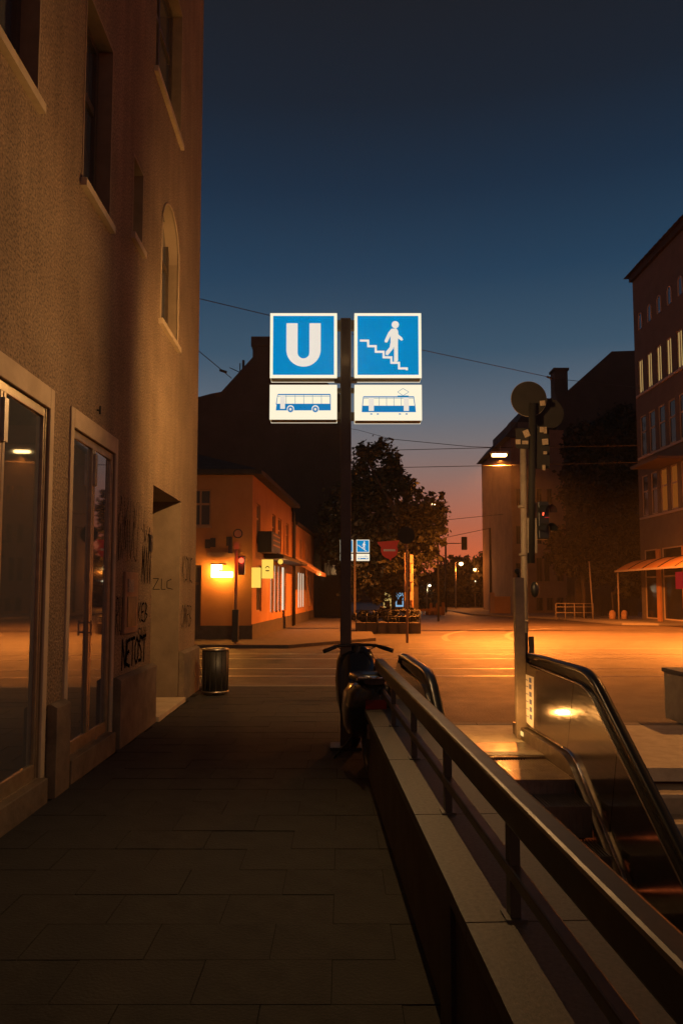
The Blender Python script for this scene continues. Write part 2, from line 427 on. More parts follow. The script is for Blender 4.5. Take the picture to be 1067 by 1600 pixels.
# other faces of the building
sh = MB()
sh.quad((CE, 0, -.1), (CE, 10, -.1), (CE, 10, 15), (CE, 0, 15)); sh.quad((-6, 0, -.1), (-6, 0, 15), (-6, 10, 15), (-6, 10, -.1))
sh.quad((-6, 10, -.1), (-6, 10, 15), (CE, 10, 15), (CE, 10, -.1))
sh.build('side_wall', M['plaster'], LB)
sh = MB(); sh.prism([(-.25, 15), (10.2, 15), (5, 19)], -6.2, CE + .2, 'x'); sh.build('roof', M['roof'], LB)
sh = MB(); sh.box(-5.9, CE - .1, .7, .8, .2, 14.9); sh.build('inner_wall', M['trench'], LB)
for (s_, z, w, h) in wins: window(LB, s_, z, w, h, .2, M['darkwood'], M['glass'], 1, .62, .07, M['sill'], .055)
for (s_, z, w, h) in (slit,): window(LB, s_, z, w, h, .2, M['darkwood'], M['glass'], 0, 0, .05, M['sill'], .05)
for (s_, z, w, h) in (arch, upper): window(LB, s_, z, w, h, .2, M['darkwood'], M['glass'], 1, .62, .06, M['sill'], .055)
# plaster edge bands around the openings of the upper floor (smooth paint line)
def edge_band(s_, z, w, h):
    t = .022; y0 = -.006
    MB().box(s_ - t, s_, y0, -.001, z, z + h + t).box(s_ + w, s_ + w + t, y0, -.001, z, z + h + t).box(s_, s_ + w, y0, -.001, z + h, z + h + t).build('edge_band', M['band'], LB)
for r__ in wins + [slit, upper]: edge_band(*r__)
a, c, w, h = arch; r_ = w / 2; zc = c + h - r_
pts = [(a, c), (a, zc)] + [(a + r_ - r_ * math.cos(math.pi * i / 20), zc + r_ * math.sin(math.pi * i / 20)) for i in range(1, 20)] + [(a + w, zc), (a + w, c)]
MB().tube([(p, -.004, q) for p, q in pts], .016, 6).build('edge_band', M['band'], LB)
# doors: pale surround, metal frame, two leaves
def door(s_, z, w, h, lab):
    bb = MB(); t = .085; o = -.016
    bb.box(s_ - t, s_ - .002, o, .10, z - .02, z + h + .17); bb.box(s_ + w + .002, s_ + w + t, o, .10, z - .02, z + h + .17); bb.box(s_ - .002, s_ + w + .002, o, .10, z + h + .002, z + h + .17)
    d = bb.build('door', M['smooth_plaster'], LB, bevel=.006); d['label'] = lab
    f = MB(); y0, y1 = .016, .075; q = .055
    f.box(s_, s_ + q, y0, y1, z, z + h); f.box(s_ + w - q, s_ + w, y0, y1, z, z + h); f.box(s_ + q, s_ + w - q, y0, y1, z + h - q * 1.3, z + h); f.box(s_ + q, s_ + w - q, y0, y1, z, z + .11)
    q2 = .028; c = s_ + w * .5
    f.box(s_ + .018, s_ + .032, y0 - .008, y0, z, z + h); f.box(s_ + w - .032, s_ + w - .018, y0 - .008, y0, z, z + h)
    f.box(c - .045, c - .006, y0 - .006, y1, z + .11, z + h - q * 1.3); f.box(c + .006, c + .045, y0 - .006, y1, z + .11, z + h - q * 1.3)
    f.build('frame', M['frame'], d, bevel=.004)
    for (l, r) in ((s_ + q, c - .045), (c + .045, s_ + w - q)):
        tl = (r - l) * .0227
        MB().prism([(l, y0 + .008), (r, y0 + .008 + tl), (r, y0 + .018 + tl), (l, y0 + .018)], z + .11, z + h - q * 1.3, 'z').build('pane', M['glass'], d)
    MB().box(c - .075, c - .06, y0 - .045, y0 - .032, z + 1.0, z + 1.14).box(c - .072, c - .063, y0 - .032, y0, z + 1.02, z + 1.035).box(c - .072, c - .063, y0 - .032, y0, z + 1.11, z + 1.125).build('handle', M['steel_matte'], d)
    MB().box(c - .03, c + .03, y0 - .03, y0 - .007, z + h - .42, z + h - .12).build('hinge', M['steel_matte'], d)
    MB().box(s_ - .02, s_ + w + .02, -.07, .12, -.08, z - .004).build('threshold', M['plinth'], d, bevel=.008)
door(*doors[0], 'nearest glass door, cut by the left edge of the photo')
door(*doors[1], 'second glass door, reflecting the evening sky')
for a, b in ((-6, 4.06), (5.88, 6.2), (7.68, 9.27), (11.03, CE + .02)):
    p = MB(); p.prism([(-.085, -.1), (-.005, -.1), (-.005, .72), (-.035, .72), (-.085, .69)], a, b, 'x'); p.build('plinth', M['plinth'], LB, bevel=.004)
MB().box(9.29, 11.01, -.12, .5, -.1, .06).build('niche_step', M['smooth_plaster'], LB, bevel=.006)
# letter box panel, intercom, cable
p = MB(); p.box(7.98, 8.52, -.028, 0, 1.15, 1.82); pb = p.build('meter_box', M['ochre_trim'], LB, bevel=.006)
MB().box(8.07, 8.43, -.036, -.028, 1.22, 1.55).build('meter_door', M['darkwood'], pb)
MB().box(8.06, 8.28, -.042, -.028, 1.6, 1.74).build('notice', M['sticker'], pb)
p = MB(); p.box(9.07, 9.17, -.03, 0, 2.10, 2.30); pb = p.build('intercom', M['black'], LB, bevel=.004)
MB().disc((9.12, -.034, 2.24), .025, .008, 'y', 12).build('button', M['steel_matte'], pb)
# graffiti strokes, flat paint ribbons on the plaster
def stroke(m, pts, w, y=-.0035):
    for i in range(len(pts) - 1):
        p = Vector(pts[i]); q = Vector(pts[i + 1]); d = q - p
        if d.length < 1e-5: continue
        n = Vector((-d.y, d.x)).normalized() * w / 2; e = d.normalized() * w * .35
        p = p - e; q = q + e; yy = y - random.random() * .0012
        m.quad((p.x - n.x, yy, p.y - n.y), (q.x - n.x, yy, q.y - n.y), (q.x + n.x, yy, q.y + n.y), (p.x + n.x, yy, p.y + n.y))
def scrawl(s0, z0, w, h, text, lw, name='graffiti', y=-.0035, rnd=None):
    """letters as poly-lines on a 1x1 cell, slanted and overlapping like a tag"""
    G = {'N': [(0, 0), (.05, 1), (.7, 0), (.8, 1)], 'E': [(.7, 1), (.1, .9), (0, .1), (.75, 0)], 'e': [(.05, .5), (.6, .55)], 'O': [(.4, 1), (.05, .7), (.1, .2), (.45, 0), (.8, .3), (.75, .8), (.4, 1)],
         'S': [(.75, .9), (.3, 1), (.1, .7), (.6, .45), (.65, .1), (.05, .05)], 'T': [(0, .95), (.8, 1)], 't': [(.4, 1), (.35, 0)], 'R': [(.05, 0), (.1, 1), (.6, .9), (.6, .6), (.1, .5), (.8, 0)],
         'Z': [(0, 1), (.8, .95), (.05, .05), (.85, 0)], 'C': [(.75, .85), (.3, 1), (.05, .5), (.35, 0), (.8, .1)], 'B': [(.05, 0), (.1, 1), (.6, .8), (.15, .5), (.7, .3), (.05, 0)],
         'M': [(0, 0), (.15, 1), (.4, .2), (.65, 1), (.8, 0)], 'W': [(0, 1), (.2, 0), (.4, .8), (.6, 0), (.85, 1)], 'A': [(0, 0), (.4, 1), (.8, 0)], 'U': [(0, 1), (.1, .1), (.6, 0), (.8, 1)],
         'V': [(0, 1), (.4, 0), (.85, 1)], 'K': [(.1, 1), (.05, 0)], 'k': [(.75, 1), (.1, .45), (.8, 0)], 'L': [(.1, 1), (0, 0), (.7, .05)], 'I': [(.4, 1), (.35, 0)], 'H': [(.05, 1), (0, 0)], 'h': [(0, .5), (.7, .55)], 'j': [(.75, 1), (.7, 0)]}
    rnd = rnd or random
    n = sum(1 for ch in text if ch.isupper()); cw = w / max(1, n); k = -1
    for ch in text:
        if ch.isupper(): k += 1
        m = MB(); P = G[ch]; pts = []
        for i in range(len(P) - 1):
            for q in range(4):
                t = q / 4; pts.append((P[i][0] * (1 - t) + P[i + 1][0] * t, P[i][1] * (1 - t) + P[i + 1][1] * t))
        pts.append(P[-1]); j = .035
        pts = [(s0 + (k + p[0] * 1.08 + p[1] * .1 + rnd.uniform(-j, j)) * cw, z0 + (p[1] + rnd.uniform(-j, j)) * h) for p in pts]
        stroke(m, pts, lw * 1.15, y); m.build(name, M['paint'], LB)
scrawl(7.98, .78, 1.05, .30, 'NEeTtOSTt', .032)
scrawl(7.72, 1.95, .85, .45, 'WMVU', .010); scrawl(8.75, 1.72, .45, .42, 'MAN', .016); scrawl(8.6, 1.25, .5, .22, 'KkEeB', .018)
scrawl(8.62, 1.02, .42, .16, 'SNA', .012); scrawl(7.72, 1.15, .26, .4, 'RU', .012); scrawl(8.8, 2.2, .4, .2, 'VAe', .012)
scrawl(7.75, 2.32, 1.1, .3, 'AVIWIU', .008)
scrawl(11.2, 1.75, .85, .4, 'KkSNE', .015); scrawl(11.15, 1.05, .9, .35, 'OMRB', .014)
# tag inside the niche, on its far side wall
m = MB()
for (P) in ([(0, 0), (.02, 1), (.2, .8), (.05, .5), (.25, 0)], [(.3, .9), (.5, .9), (.3, .1), (.55, .1)], [(.6, .9), (.6, .1), (.75, .1)], [(.95, .85), (.8, .7), (.8, .2), (1, .1)]):
    m = MB()
    for i in range(len(P) - 1):
        (x0, z0), (x1, z1) = P[i], P[i + 1]
        a0 = Vector((.52 - x0 * .42, 1.62 + z0 * .2)); a1 = Vector((.52 - x1 * .42, 1.62 + z1 * .2)); d = a1 - a0; n = Vector((-d.y, d.x)).normalized() * .005
        X = niche[0] + niche[2] - .006
        m.quad((X, a0.x - n.x, a0.y - n.y), (X, a1.x - n.x, a1.y - n.y), (X, a1.x + n.x, a1.y + n.y), (X, a0.x + n.x, a0.y + n.y))
    m.build('graffiti', M['paint'], LB)
# wire anchors on the facade
for s_, z in ((6.95, 3.33),):
    MB().tube([(s_, -.03, z), (s_, 0, z)], .008, 6).tube([(s_, -.03, z - .04), (s_, -.03, z + .04)], .009, 6).build('wall_hook', M['rail_dark'], LB)

# ------------------------------------------------------------------ litter bin
B = thing('litter_bin', 'round dark metal litter bin standing at the building corner', 'bin', (-1.98, 11.75, 0))
m = MB(); m.tube([(0, 0, .03), (0, 0, .69)], .2, 28); m.build('body', M['rail_dark'], B)
for z in (.05, .70): MB().tube([(0, 0, z - .015), (0, 0, z + .015)], .212, 28).build('rim', M['steel_matte'], B)
MB().tube([(0, 0, .70), (0, 0, .722)], .16, 24).build('lid_opening', M['black'], B)
for i in range(14):
    w = 2 * math.pi * i / 14
    MB().box(-.006, .006, -.004, .004, .06, .68).build('rib', M['rail_dark'], B).location = (math.cos(w) * .202, math.sin(w) * .202, 0)

# ------------------------------------------------------------------ station sign
SY = 7.75
def sign(loc, label, full=True):
    S = thing('station_sign', label, 'sign', loc)
    MB().box(-.058, .058, -.05, .05, 0, 4.52).build('pole', M['sign_pole'], S, bevel=.008)
    MB().box(-.16, .16, -.14, .14, 0, .03).build('base_plate', M['rail_dark'], S)
    MB().box(-.12, .12, -.035, .035, 4.40, 4.50).box(-.12, .12, -.035, .035, 3.83, 3.88).box(-.12, .12, -.035, .035, 3.42, 3.50).box(-.12, .12, -.035, .035, 3.72, 3.76).build('bracket', M['sign_pole'], S)
    def lbox(x0, x1, z0, z1, T=.075):
        w = x1 - x0
        o = MB().box(x0 + .006, x1 - .006, -T, T, z0 + .002, z1 - .002).build('sign_box', M['sill'], S)
        for y0, y1 in ((-T - .012, -T - .001), (T + .001, T + .012)): MB().box(x0, x1, y0, y1, z0, z1).build('light_face', E_['cream'], o)
        for xa in (x0, x1 - .005): MB().box(xa, xa + .005, -T, T, z0 + .01, z1 - .01).build('light_edge', E_['edge'], o)
        return o
    def flat(poly, col, o, x0, z0, w, h, lv, both=True, nm='pictogram'):
        for sd in ((-1, 1) if both else (-1,)):
            m = MB()
            for P in poly:
                pts = [((x0 + (p[0] if sd < 0 else 1 - p[0]) * w), z0 + p[1] * h) for p in P]
                y = sd * (.087 + .003 * lv)
                m.prism(pts, y, y + sd * .0025, 'y')
            m.build(nm, col, o)
    def circ(cx, cz, rx, rz, n=28, a0=0, a1=2 * math.pi):
        return [(cx + rx * math.cos(a0 + (a1 - a0) * i / n), cz + rz * math.sin(a0 + (a1 - a0) * i / n)) for i in range(n + (0 if a1 - a0 > 6.2 else 1))]
    W, Hh = .708, .70
    xl0, xl1, xr0, xr1 = -.80, -.80 + W, .092, .092 + W
    z0, z1 = 3.855, 3.855 + Hh
    zb0, zb1 = 3.41, 3.78
    # U box
    o = lbox(xl0, xl1, z0, z1)
    flat([[(.045, .045), (.955, .045), (.955, .955), (.045, .955)]], E_['sblue'], o, xl0, z0, W, Hh, 1, nm='blue_field')
    zx = lambda x, y: ((x - 104) / 366, (490 - y) / 361)
    lft = [zx(193, 187), zx(255, 187), zx(255, 345)]
    out = [zx(193, 187), zx(193, 335)] + [zx(287.5 - 94.5 * math.cos(math.pi * i / 20), 335 + 94 * math.sin(math.pi * i / 20)) for i in range(1, 20)] + [zx(381, 335), zx(381, 187)]
    inn = [zx(319, 187), zx(319, 350)] + [zx(287 + 32 * math.cos(math.pi * i / 14), 350 + 33 * math.sin(math.pi * i / 14)) for i in range(1, 14)] + [zx(255, 350), zx(255, 187)]
    # stitched as a strip so that the ngon stays simple
    oo = [zx(193, 187), zx(193, 260), zx(193, 335)] + [zx(287 - 94 * math.cos(math.pi * i / 20), 335 + 94 * math.sin(math.pi * i / 20)) for i in range(1, 20)] + [zx(381, 335), zx(381, 260), zx(381, 187)]
    ii = [zx(255, 187), zx(255, 260), zx(255, 350)] + [zx(287 - 32 * math.cos(math.pi * i / 20), 350 + 33 * math.sin(math.pi * i / 20)) for i in range(1, 20)] + [zx(319, 350), zx(319, 260), zx(319, 187)]
    flat([[oo[i], oo[i + 1], ii[i + 1], ii[i]] for i in range(len(oo) - 1)], E_['symbol'], o, xl0, z0, W, Hh, 2, nm='letter')
    # stairs box
    o = lbox(xr0, xr1, z0, z1)
    flat([[(.045, .045), (.955, .045), (.955, .955), (.045, .955)]], E_['sblue'], o, xr0, z0, W, Hh, 1, nm='blue_field')
    zx = lambda x, y: ((x - 565) / 362, (490 - y) / 359)
    st = [(600, 285), (639, 285), (639, 316), (680, 316), (680, 347), (722, 347), (722, 378), (764, 378), (764, 408), (805, 408), (805, 439), (847, 439), (847, 455)]
    polys = []; h = 6
    for i in range(len(st) - 1):
        (xa, ya), (xb, yb) = st[i], st[i + 1]
        if ya == yb: polys.append([zx(xa - h, ya + h), zx(xb + h, ya + h), zx(xb + h, ya - h), zx(xa - h, ya - h)])
        else: polys.append([zx(xa - h, yb - h), zx(xa + h, yb - h), zx(xa + h, ya + h), zx(xa - h, ya + h)])
    flat(polys, E_['symbol'], o, xr0, z0, W, Hh, 2, nm='stairs_symbol')
    man = [circ(*zx(786, 197), 20 / 362, 20 / 359),
           [zx(*p) for p in [(752, 236), (764, 220), (792, 218), (802, 234), (800, 292), (760, 294), (760, 262)]],
           [zx(*p) for p in [(760, 226), (768, 244), (742, 296), (730, 296), (727, 286), (748, 240)]],
           [zx(*p) for p in [(796, 226), (803, 252), (824, 270), (828, 282), (818, 286), (794, 268)]],
           [zx(*p) for p in [(760, 294), (784, 294), (774, 330), (744, 368), (733, 362), (735, 346), (755, 322)]],
           [zx(*p) for p in [(776, 294), (800, 292), (800, 394), (794, 402), (778, 402), (779, 340)]]]
    flat(man, E_['symbol'], o, xr0, z0, W, Hh, 3, nm='walking_figure')
    # bus box
    o = lbox(xl0, xl1, zb0, zb1)
    zx = lambda x, y: ((x - 104) / 367, (710 - y) / 183)
    rc = lambda x0, y0, x1, y1: [zx(x0, y1), zx(x1, y1), zx(x1, y0), zx(x0, y0)]
    blue = [[zx(147, 582), zx(435, 582), zx(435, 576), zx(149, 576)], [zx(138, 663), zx(437, 663), zx(437, 628), zx(142, 628)],
            rc(432, 582, 437, 630)] + [[zx(138, 632), zx(142, 632), zx(149, 582), zx(146, 582)]]
    flat(blue, E_['blue2'], o, xl0, zb0, W, zb1 - zb0, 1)
    flat([rc(x - 1.3, 583, x + 1.3, 628) for x in (194, 243, 290, 338, 386)] + [rc(147, 587, 434, 589.5)], E_['outline'], o, xl0, zb0, W, zb1 - zb0, 1, nm='window_lines')
    flat([rc(162, 588, 188, 655)] + [circ(*zx(cx, 656), 20 / 367, 20 / 183) for cx in (218, 353)], E_['symbol'], o, xl0, zb0, W, zb1 - zb0, 2, nm='bus_door')
    flat([circ(*zx(cx, 658), 15 / 367, 15 / 183) for cx in (218, 353)], E_['blue2'], o, xl0, zb0, W, zb1 - zb0, 3, nm='bus_wheel')
    flat([circ(*zx(cx, 658), 7 / 367, 7 / 183) for cx in (218, 353)], E_['symbol'], o, xl0, zb0, W, zb1 - zb0, 4, nm='wheel_hub')
    # tram box
    o = lbox(xr0, xr1, zb0 - .01, zb1)
    zx = lambda x, y: ((x - 566) / 366, (712 - y) / 184)
    blue = [[zx(612, 596), zx(890, 596), zx(889, 590), zx(614, 590)], [zx(605, 674), zx(899, 674), zx(896, 640), zx(607, 640)],
            [zx(607, 642), zx(611, 642), zx(616, 596), zx(612, 596)], [zx(892, 642), zx(896, 642), zx(890, 596), zx(886, 596)], rc(800, 586, 860, 593)]
    blue += [circ(*zx(cx, 684), 7 / 366, 3 / 184, 14) for cx in (657, 692, 812, 848)]
    flat(blue, E_['blue2'], o, xr0, zb0, W, zb1 - zb0, 1)
    dia = [(800, 567), (830, 548), (862, 567), (830, 586)]
    ln = []
    for i in range(4):
        (xa, ya), (xb, yb) = dia[i], dia[(i + 1) % 4]
        ln.append([zx(xa, ya + 1.3), zx(xb, yb + 1.3), zx(xb, yb - 1.3), zx(xa, ya - 1.3)])
    flat(ln + [rc(x - 1.3, 597, x + 1.3, 640) for x in (700, 740, 780, 820)] + [rc(612, 600, 888, 602)], E_['outline'], o, xr0, zb0, W, zb1 - zb0, 1, nm='pantograph')
    flat([rc(643, 600, 671, 668), rc(833, 600, 861, 668)], E_['symbol'], o, xr0, zb0, W, zb1 - zb0, 2, nm='tram_door')
    return S
sg = sign((.045, SY, 0), 'nearest lit blue U station sign with stairs, bus and tram boxes on a brown pole')
for sd in (-1, 1):
    lamp('sign_light', 'SPOT', (.045, SY + sd * .17, 4.0), (1.0, .54, .19), 980 if sd > 0 else 380, sg, 0, (R(90) if sd > 0 else R(-90), 0, 0), 178, 1)
far = copy_tree(sg, (.725, 40.5, -.1), 'small far blue U station sign glimpsed behind the big sign pole')
for q_ in far.children:
    if q_.type == 'LIGHT': q_.data = q_.data.copy(); q_.data.energy = 30

# ------------------------------------------------------------------ parapet and handrail beside the escalator
AXM = Matrix.Rotation(math.atan(-AX), 4, 'Z')
def axthing(name, label, cat, x, y, **k): 
    p = AXM @ Vector((x, y, 0)); return thing(name, label, cat, p, math.atan(-AX), **k)
PX = .475
P = axthing('parapet_wall', 'low parapet wall with granite coping slabs beside the escalator opening', 'wall', PX, 3)
MB().box(PX + .04, PX + .36, -2, 6.95, -3.2, .55).build('wall', M['concrete'], P, AXM)
cm = MB().box(0, .39, .004, 1.086, 0, .05)
cme = cm.mesh('coping_slab', M['granite'])
y = 2.30 - 1.09 * 4
while y < 6.8:
    o = put(cme, 'coping_slab', P, (0, y - 3, .552)); o.rotation_euler = (0, 0, 0)
    if y + 1.09 > 7.0: o.scale.y = (6.98 - y) / 1.09
    y += 1.09
for yy in (2.78,): MB().box(PX + .022, PX + .04, yy - .11, yy + .11, -.05, .545).build('pilaster', M['granite'], P, AXM)
# railing on top
RX = .63
Rr = axthing('handrail', 'brown metal handrail with posts running along the parapet towards the sign', 'railing', RX, 3)
rl = MB(); rl.box(RX - .035, RX + .035, -2.5, 6.75, .895, 1.0); rl.build('top_rail', M['rail_metal'], Rr, AXM, bevel=.012)
rl = MB(); rl.box(RX - .021, RX + .019, -2.5, 6.75, .725, .765); rl.build('lower_rail', M['rail_metal'], Rr, AXM, bevel=.006)
pm_ = MB().box(-.016, .016, -.025, .025, 0, .30).box(-.032, .032, -.04, .04, 0, .008).mesh('post', M['rail_dark'])
for i in range(-3, 5): put(pm_, 'post', Rr, (0, 2.33 + 1.09 * i - 3, .602))

# ------------------------------------------------------------------ stairwell
s = MB()
s.quad((TX0 - .2, TY0, -3.2), (TX1, TY0, -3.2), (TX1, TY1, -3.2), (TX0 - .2, TY1, -3.2))
s.quad((TX0 - .5, TY0, -3.2), (TX0 - .5, TY0, Z0), (TX1, TY0, Z0), (TX1, TY0, -3.2)); s.quad((TX1, TY0, -3.2), (TX1, TY0, 0), (TX1, 6.88, 0), (TX1, 6.88, -3.2))
s.quad((2.55, 6.86, -3.2), (TX1, 6.86, -3.2), (TX1, 6.86, -.5), (2.55, 6.86, -.5)); s.quad((TX0, 8.46, -3.2), (TX1, 8.46, -3.2), (TX1, 8.46, Z0), (TX0, 8.46, Z0))
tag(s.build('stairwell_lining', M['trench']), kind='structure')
ST = thing('staircase', 'stone staircase going down beside the escalator', 'stairs', (4.2, 6.88, 0)); 
sm_ = MB().box(-1.62, 1.78, 0, .40, -.16, 0).mesh('step', M['stonestep'])
nm_ = MB().box(-1.62, 1.78, -.006, .045, -.028, .004).mesh('nosing', M['lightstone'])
for i in range(1, 19):
    o = put(sm_, 'step', ST, (0, -.30 * i, -.16 * i)); put(nm_, 'nosing', o)

# ------------------------------------------------------------------ escalator
ES = axthing('escalator', 'steel escalator going down with black handrails and curved end panels', 'escalator', 1.72, 7.8)
XR, XL = 2.39, 1.07
SLP = .67
def slope_path(zl, yk, y_end, r=.45, n=8):
    """level at zl until yk, rounded, then down towards smaller y"""
    pts = []; th = math.atan(SLP)
    for i in range(n + 1):
        a = th * i / n
        pts.append((yk - r * math.sin(a), zl - r * (1 - math.cos(a))))
    y, z = pts[-1]; pts.append((y_end, z - SLP * (y - y_end)))
    return pts
low = slope_path(0.0, 6.85, -.4, .5)
deck = slope_path(.13, 6.85, -.4, .55)
top = slope_path(.80, 6.55, -.4, .75)
hr = slope_path(.905, 6.60, -.4, .85)
newel = [(8.42, .02), (8.42, .62), (8.40, .70), (8.35, .77), (8.27, .815), (8.15, .83), (8.0, .83)]
def splitpoly(polyTop, polyLow, ys):
    pass
def interp(path, y):
    for (a, za), (b, zb) in zip(path, path[1:]):
        if b <= y <= a: return za + (zb - za) * (a - y) / (a - b)
    return path[0][1] if y > path[0][0] else path[-1][1]
joints = [7.67, 6.84, 5.92, 4.6, 3.3, 2.0, .7, -.4]
tilt = -.21
for side, X in ((1, XR), (-1, XL)):
    x0, x1 = (X - .02, X + .10) if side > 0 else (X - .10, X + .02)
    # end panel
    prev = None
    def seg(ya, yb, first=False):
        m = MB()
        nseg = 8
        ta, tb = (0 if first else tilt), tilt
        pts_t = []; pts_l = []
        for i in range(nseg + 1):
            q = i / nseg
            yt = (ya) + (yb - ya) * q; yl = yt
            pts_l.append((yl - .0, interp(deck, yl) + .004))
            yt2 = yt + (tilt if not first else tilt * q) - 0
            pts_t.append((yt2, interp(top, yt2)))
        if first: poly = [(8.42, .134)] + newel[1:] + [p for p in pts_t if p[0] < 7.95] + list(reversed([p for p in pts_l if p[0] < 8.4]))
        else: poly = pts_t + list(reversed(pts_l))
        m.prism(poly, x0, x1, 'x'); return m.build('balustrade_panel', M['steel'], ES, AXM)
    seg(8.42, joints[0] - .0, True)
    for a, b in zip(joints, joints[1:]): seg(a - .004, b + .004)
    # skirting below the panel
    low2 = [(y, z - .42) for y, z in low]
    po = [(8.44, .128)] + [(p[0], p[1] - .004) for p in deck] + list(reversed([(p[0], p[1] - .30) for p in deck])) + [(8.3, -.17), (8.44, -.12)]
    xs0, xs1 = (X - .085, X + .13) if side > 0 else (X - .13, X + .085)
    m = MB(); m.prism(po, xs0, xs1, 'x'); m.build('skirt', M['steel_matte'], ES, AXM)
    m = MB(); gp = slope_path(.0, 6.6, -.4, .5)
    for a_, b_ in zip(gp, gp[1:]): m.prism([(a_[0], a_[1] - .015), (a_[0], a_[1] - .075), (b_[0], b_[1] - .075), (b_[0], b_[1] - .015)], X - side * .084 - .006, X - side * .084 + .006 - side * .004, 'x')
    m.build('brush_strip', M['black'], ES, AXM)
    # trim line between panel and skirt
    m = MB(); xt = X - side * .026
    dk = [(8.42, .145)] + [(p[0], p[1] + .02) for p in deck]
    m.tube([(xt, a, b) for a, b in dk], .010, 6); m.build('deck_trim', M['chrome'], ES, AXM)
    # guide under the handrail
    m = MB(); gpts = [(8.0, .828)] + [(a, b) for a, b in top]
    topg = [(8.0, .87)] + [(a, b) for a, b in hr]
    N = min(len(gpts), len(topg))
    for i in range(N - 1): m.prism([gpts[i], gpts[i + 1], topg[i + 1], topg[i]], X + side * .04 - .035, X + side * .04 + .035, 'x')
    m.build('handrail_guide', M['black'], ES, AXM)
    m = MB(); m.tube([(X - side * .024, a, b - .004) for a, b in gpts], .007, 6); m.build('guide_trim', M['steel_matte'], ES, AXM)
    # rubber handrail, rounded section
    path = [(8.38, .60), (8.385, .70), (8.34, .80), (8.25, .87), (8.1, .90), (7.9, .905)] + hr
    m = MB(); sec = [(-.042, -.012), (-.045, .008), (-.036, .024), (-.015, .031), (.015, .031), (.036, .024), (.045, .008), (.042, -.012)]
    n0 = 0; K = len(sec)
    for i, (y, z) in enumerate(path):
        a = path[max(0, i - 1)]; b = path[min(len(path) - 1, i + 1)]; d = Vector((b[0] - a[0], b[1] - a[1])).normalized(); nn = Vector((d.y, -d.x))
        if nn.y < 0 and i > 3: nn = -nn
        for (sx_, sz_) in sec: m.v.append((X + side * .04 + sx_, y + nn.x * sz_, z + nn.y * sz_))
    for i in range(len(path) - 1):
        for k in range(K):
            j = (k + 1) % K; m.f.append((i * K + k, i * K + j, (i + 1) * K + j, (i + 1) * K + k)); m.sm.append(k != K - 1)
    m.build('handrail', M['rubber'], ES, AXM)
    # outer cladding trim lines catching the light
    m = MB(); m.tube([(X + side * .125, a, b + .02) for a, b in deck], .008, 6); m.build('outer_trim', M['chrome'], ES, AXM)
# comb plate, floor plate with seams
m = MB(); m.box(XL + .085, XR - .085, 7.95, 8.46, -.03, -.002); m.build('floor_plate', M['lightstone'], ES, AXM)
m = MB(); m.box(XL + .085, XR - .085, 7.50, 7.942, -.03, -.002); m.build('floor_plate', M['steel_matte'], ES, AXM)
m = MB(); m.box(XL + .085, XR - .085, 7.32, 7.49, -.03, .004); m.build('comb_plate', M['lightstone'], ES, AXM)
m = MB()
for i in range(48):
    x = XL + .1 + i * (XR - XL - .2) / 47; m.box(x - .004, x + .004, 7.25, 7.32, -.02, .0)
m.build('comb_teeth', M['steel_matte'], ES, AXM)
tread = MB(); w0, w1 = XL + .09, XR - .09
tread.box(w0, w1, 0, .385, -.06, -.018)
for i in range(42):
    x = w0 + .012 + i * (w1 - w0 - .024) / 41; tread.box(x - .006, x + .006, 0, .385, -.018, 0)
tread.box(w0, w1, -.006, .0, -.25, -.002)
for i in range(21):
    x = w0 + .012 + i * (w1 - w0 - .024) / 20; tread.box(x - .01, x + .01, -.012, -.006, -.25, -.018)
loc0 = WM[ES].inverted() @ AXM
tread.v = [tuple(loc0 @ Vector(p)) for p in tread.v]
tme = tread.mesh('step', M['steel_matte'])
yy, zz = 7.25, -.02
for i in range(16):
    yy -= .39
    put(tme, 'step', ES, (0, yy, zz - .0))
    zz -= 0 if i == 0 else (.12 if i == 1 else .26)
# information sticker on the end panel
xs = XR - .023
m = MB(); m.prism([(8.28, .20), (8.34, .3), (8.36, .45), (8.35, .56), (8.30, .66), (8.22, .70), (7.82, .70), (7.86, .16)], xs, xs + .004, 'x'); stk = m.build('notice_sticker', M['white'], ES, AXM)
m = MB()
for z in (.24, .32, .40, .48, .56, .63):
    m.prism([(7.90, z), (7.98, z), (7.98, z + .05), (7.90, z + .05)], xs - .002, xs, 'x')
    m.prism([(8.02, z + .01), (8.10, z + .01), (8.10, z + .018), (8.02, z + .018)], xs - .002, xs, 'x')
m.prism([(8.18, .42), (8.25, .42), (8.25, .49), (8.18, .49)], xs - .002, xs, 'x')
m.build('rule_icons', mat('icon_ink', (.10, .13, .28), .6), stk, AXM)
for xx, sg_ in ((XR - .085, -1), (XL + .085, 1)):
    cl = MB().prism([(8.12, .045), (8.02, .045), (8.02, .09), (8.12, .09)], xx, xx + sg_ * .006, 'x').build('comb_light', E_['comb'], ES, AXM)
    pt = AXM @ Vector((xx + sg_ * .26, 7.9, .32))
    lamp('comb_lamp', 'POINT', pt, (1, .44, .11), 9, ES, 0)
MB().box(XL - .08, XL - .02, 8.2, 8.3, .85, .9).build('indicator_housing', M['black'], ES, AXM)
o = MB().box(XL - .135, XL - .128, 7.35, 7.42, .48, .55); o.build('indicator_light', E_['redlamp'], ES, AXM)

# ------------------------------------------------------------------ post with ball, at the head of the escalator
Pq = thing('entrance_post', 'square steel post with a ball on top beside the escalator head', 'post', at(814, 1157, 8.25).to_tuple()[:2] + (0,))
MB().box(-.052, .052, -.05, .05, 0, 1.76).build('shaft', M['galv'], Pq, bevel=.006)
MB().tube([(0, 0, 1.76), (0, 0, 1.80)], .015, 8).ball((-.01, 0, 1.83), .035, 14).build('ball', M['black'], Pq)
MB().box(.053, .075, -.03, .03, .55, 1.15).build('cable_cover', M['rail_dark'], Pq)

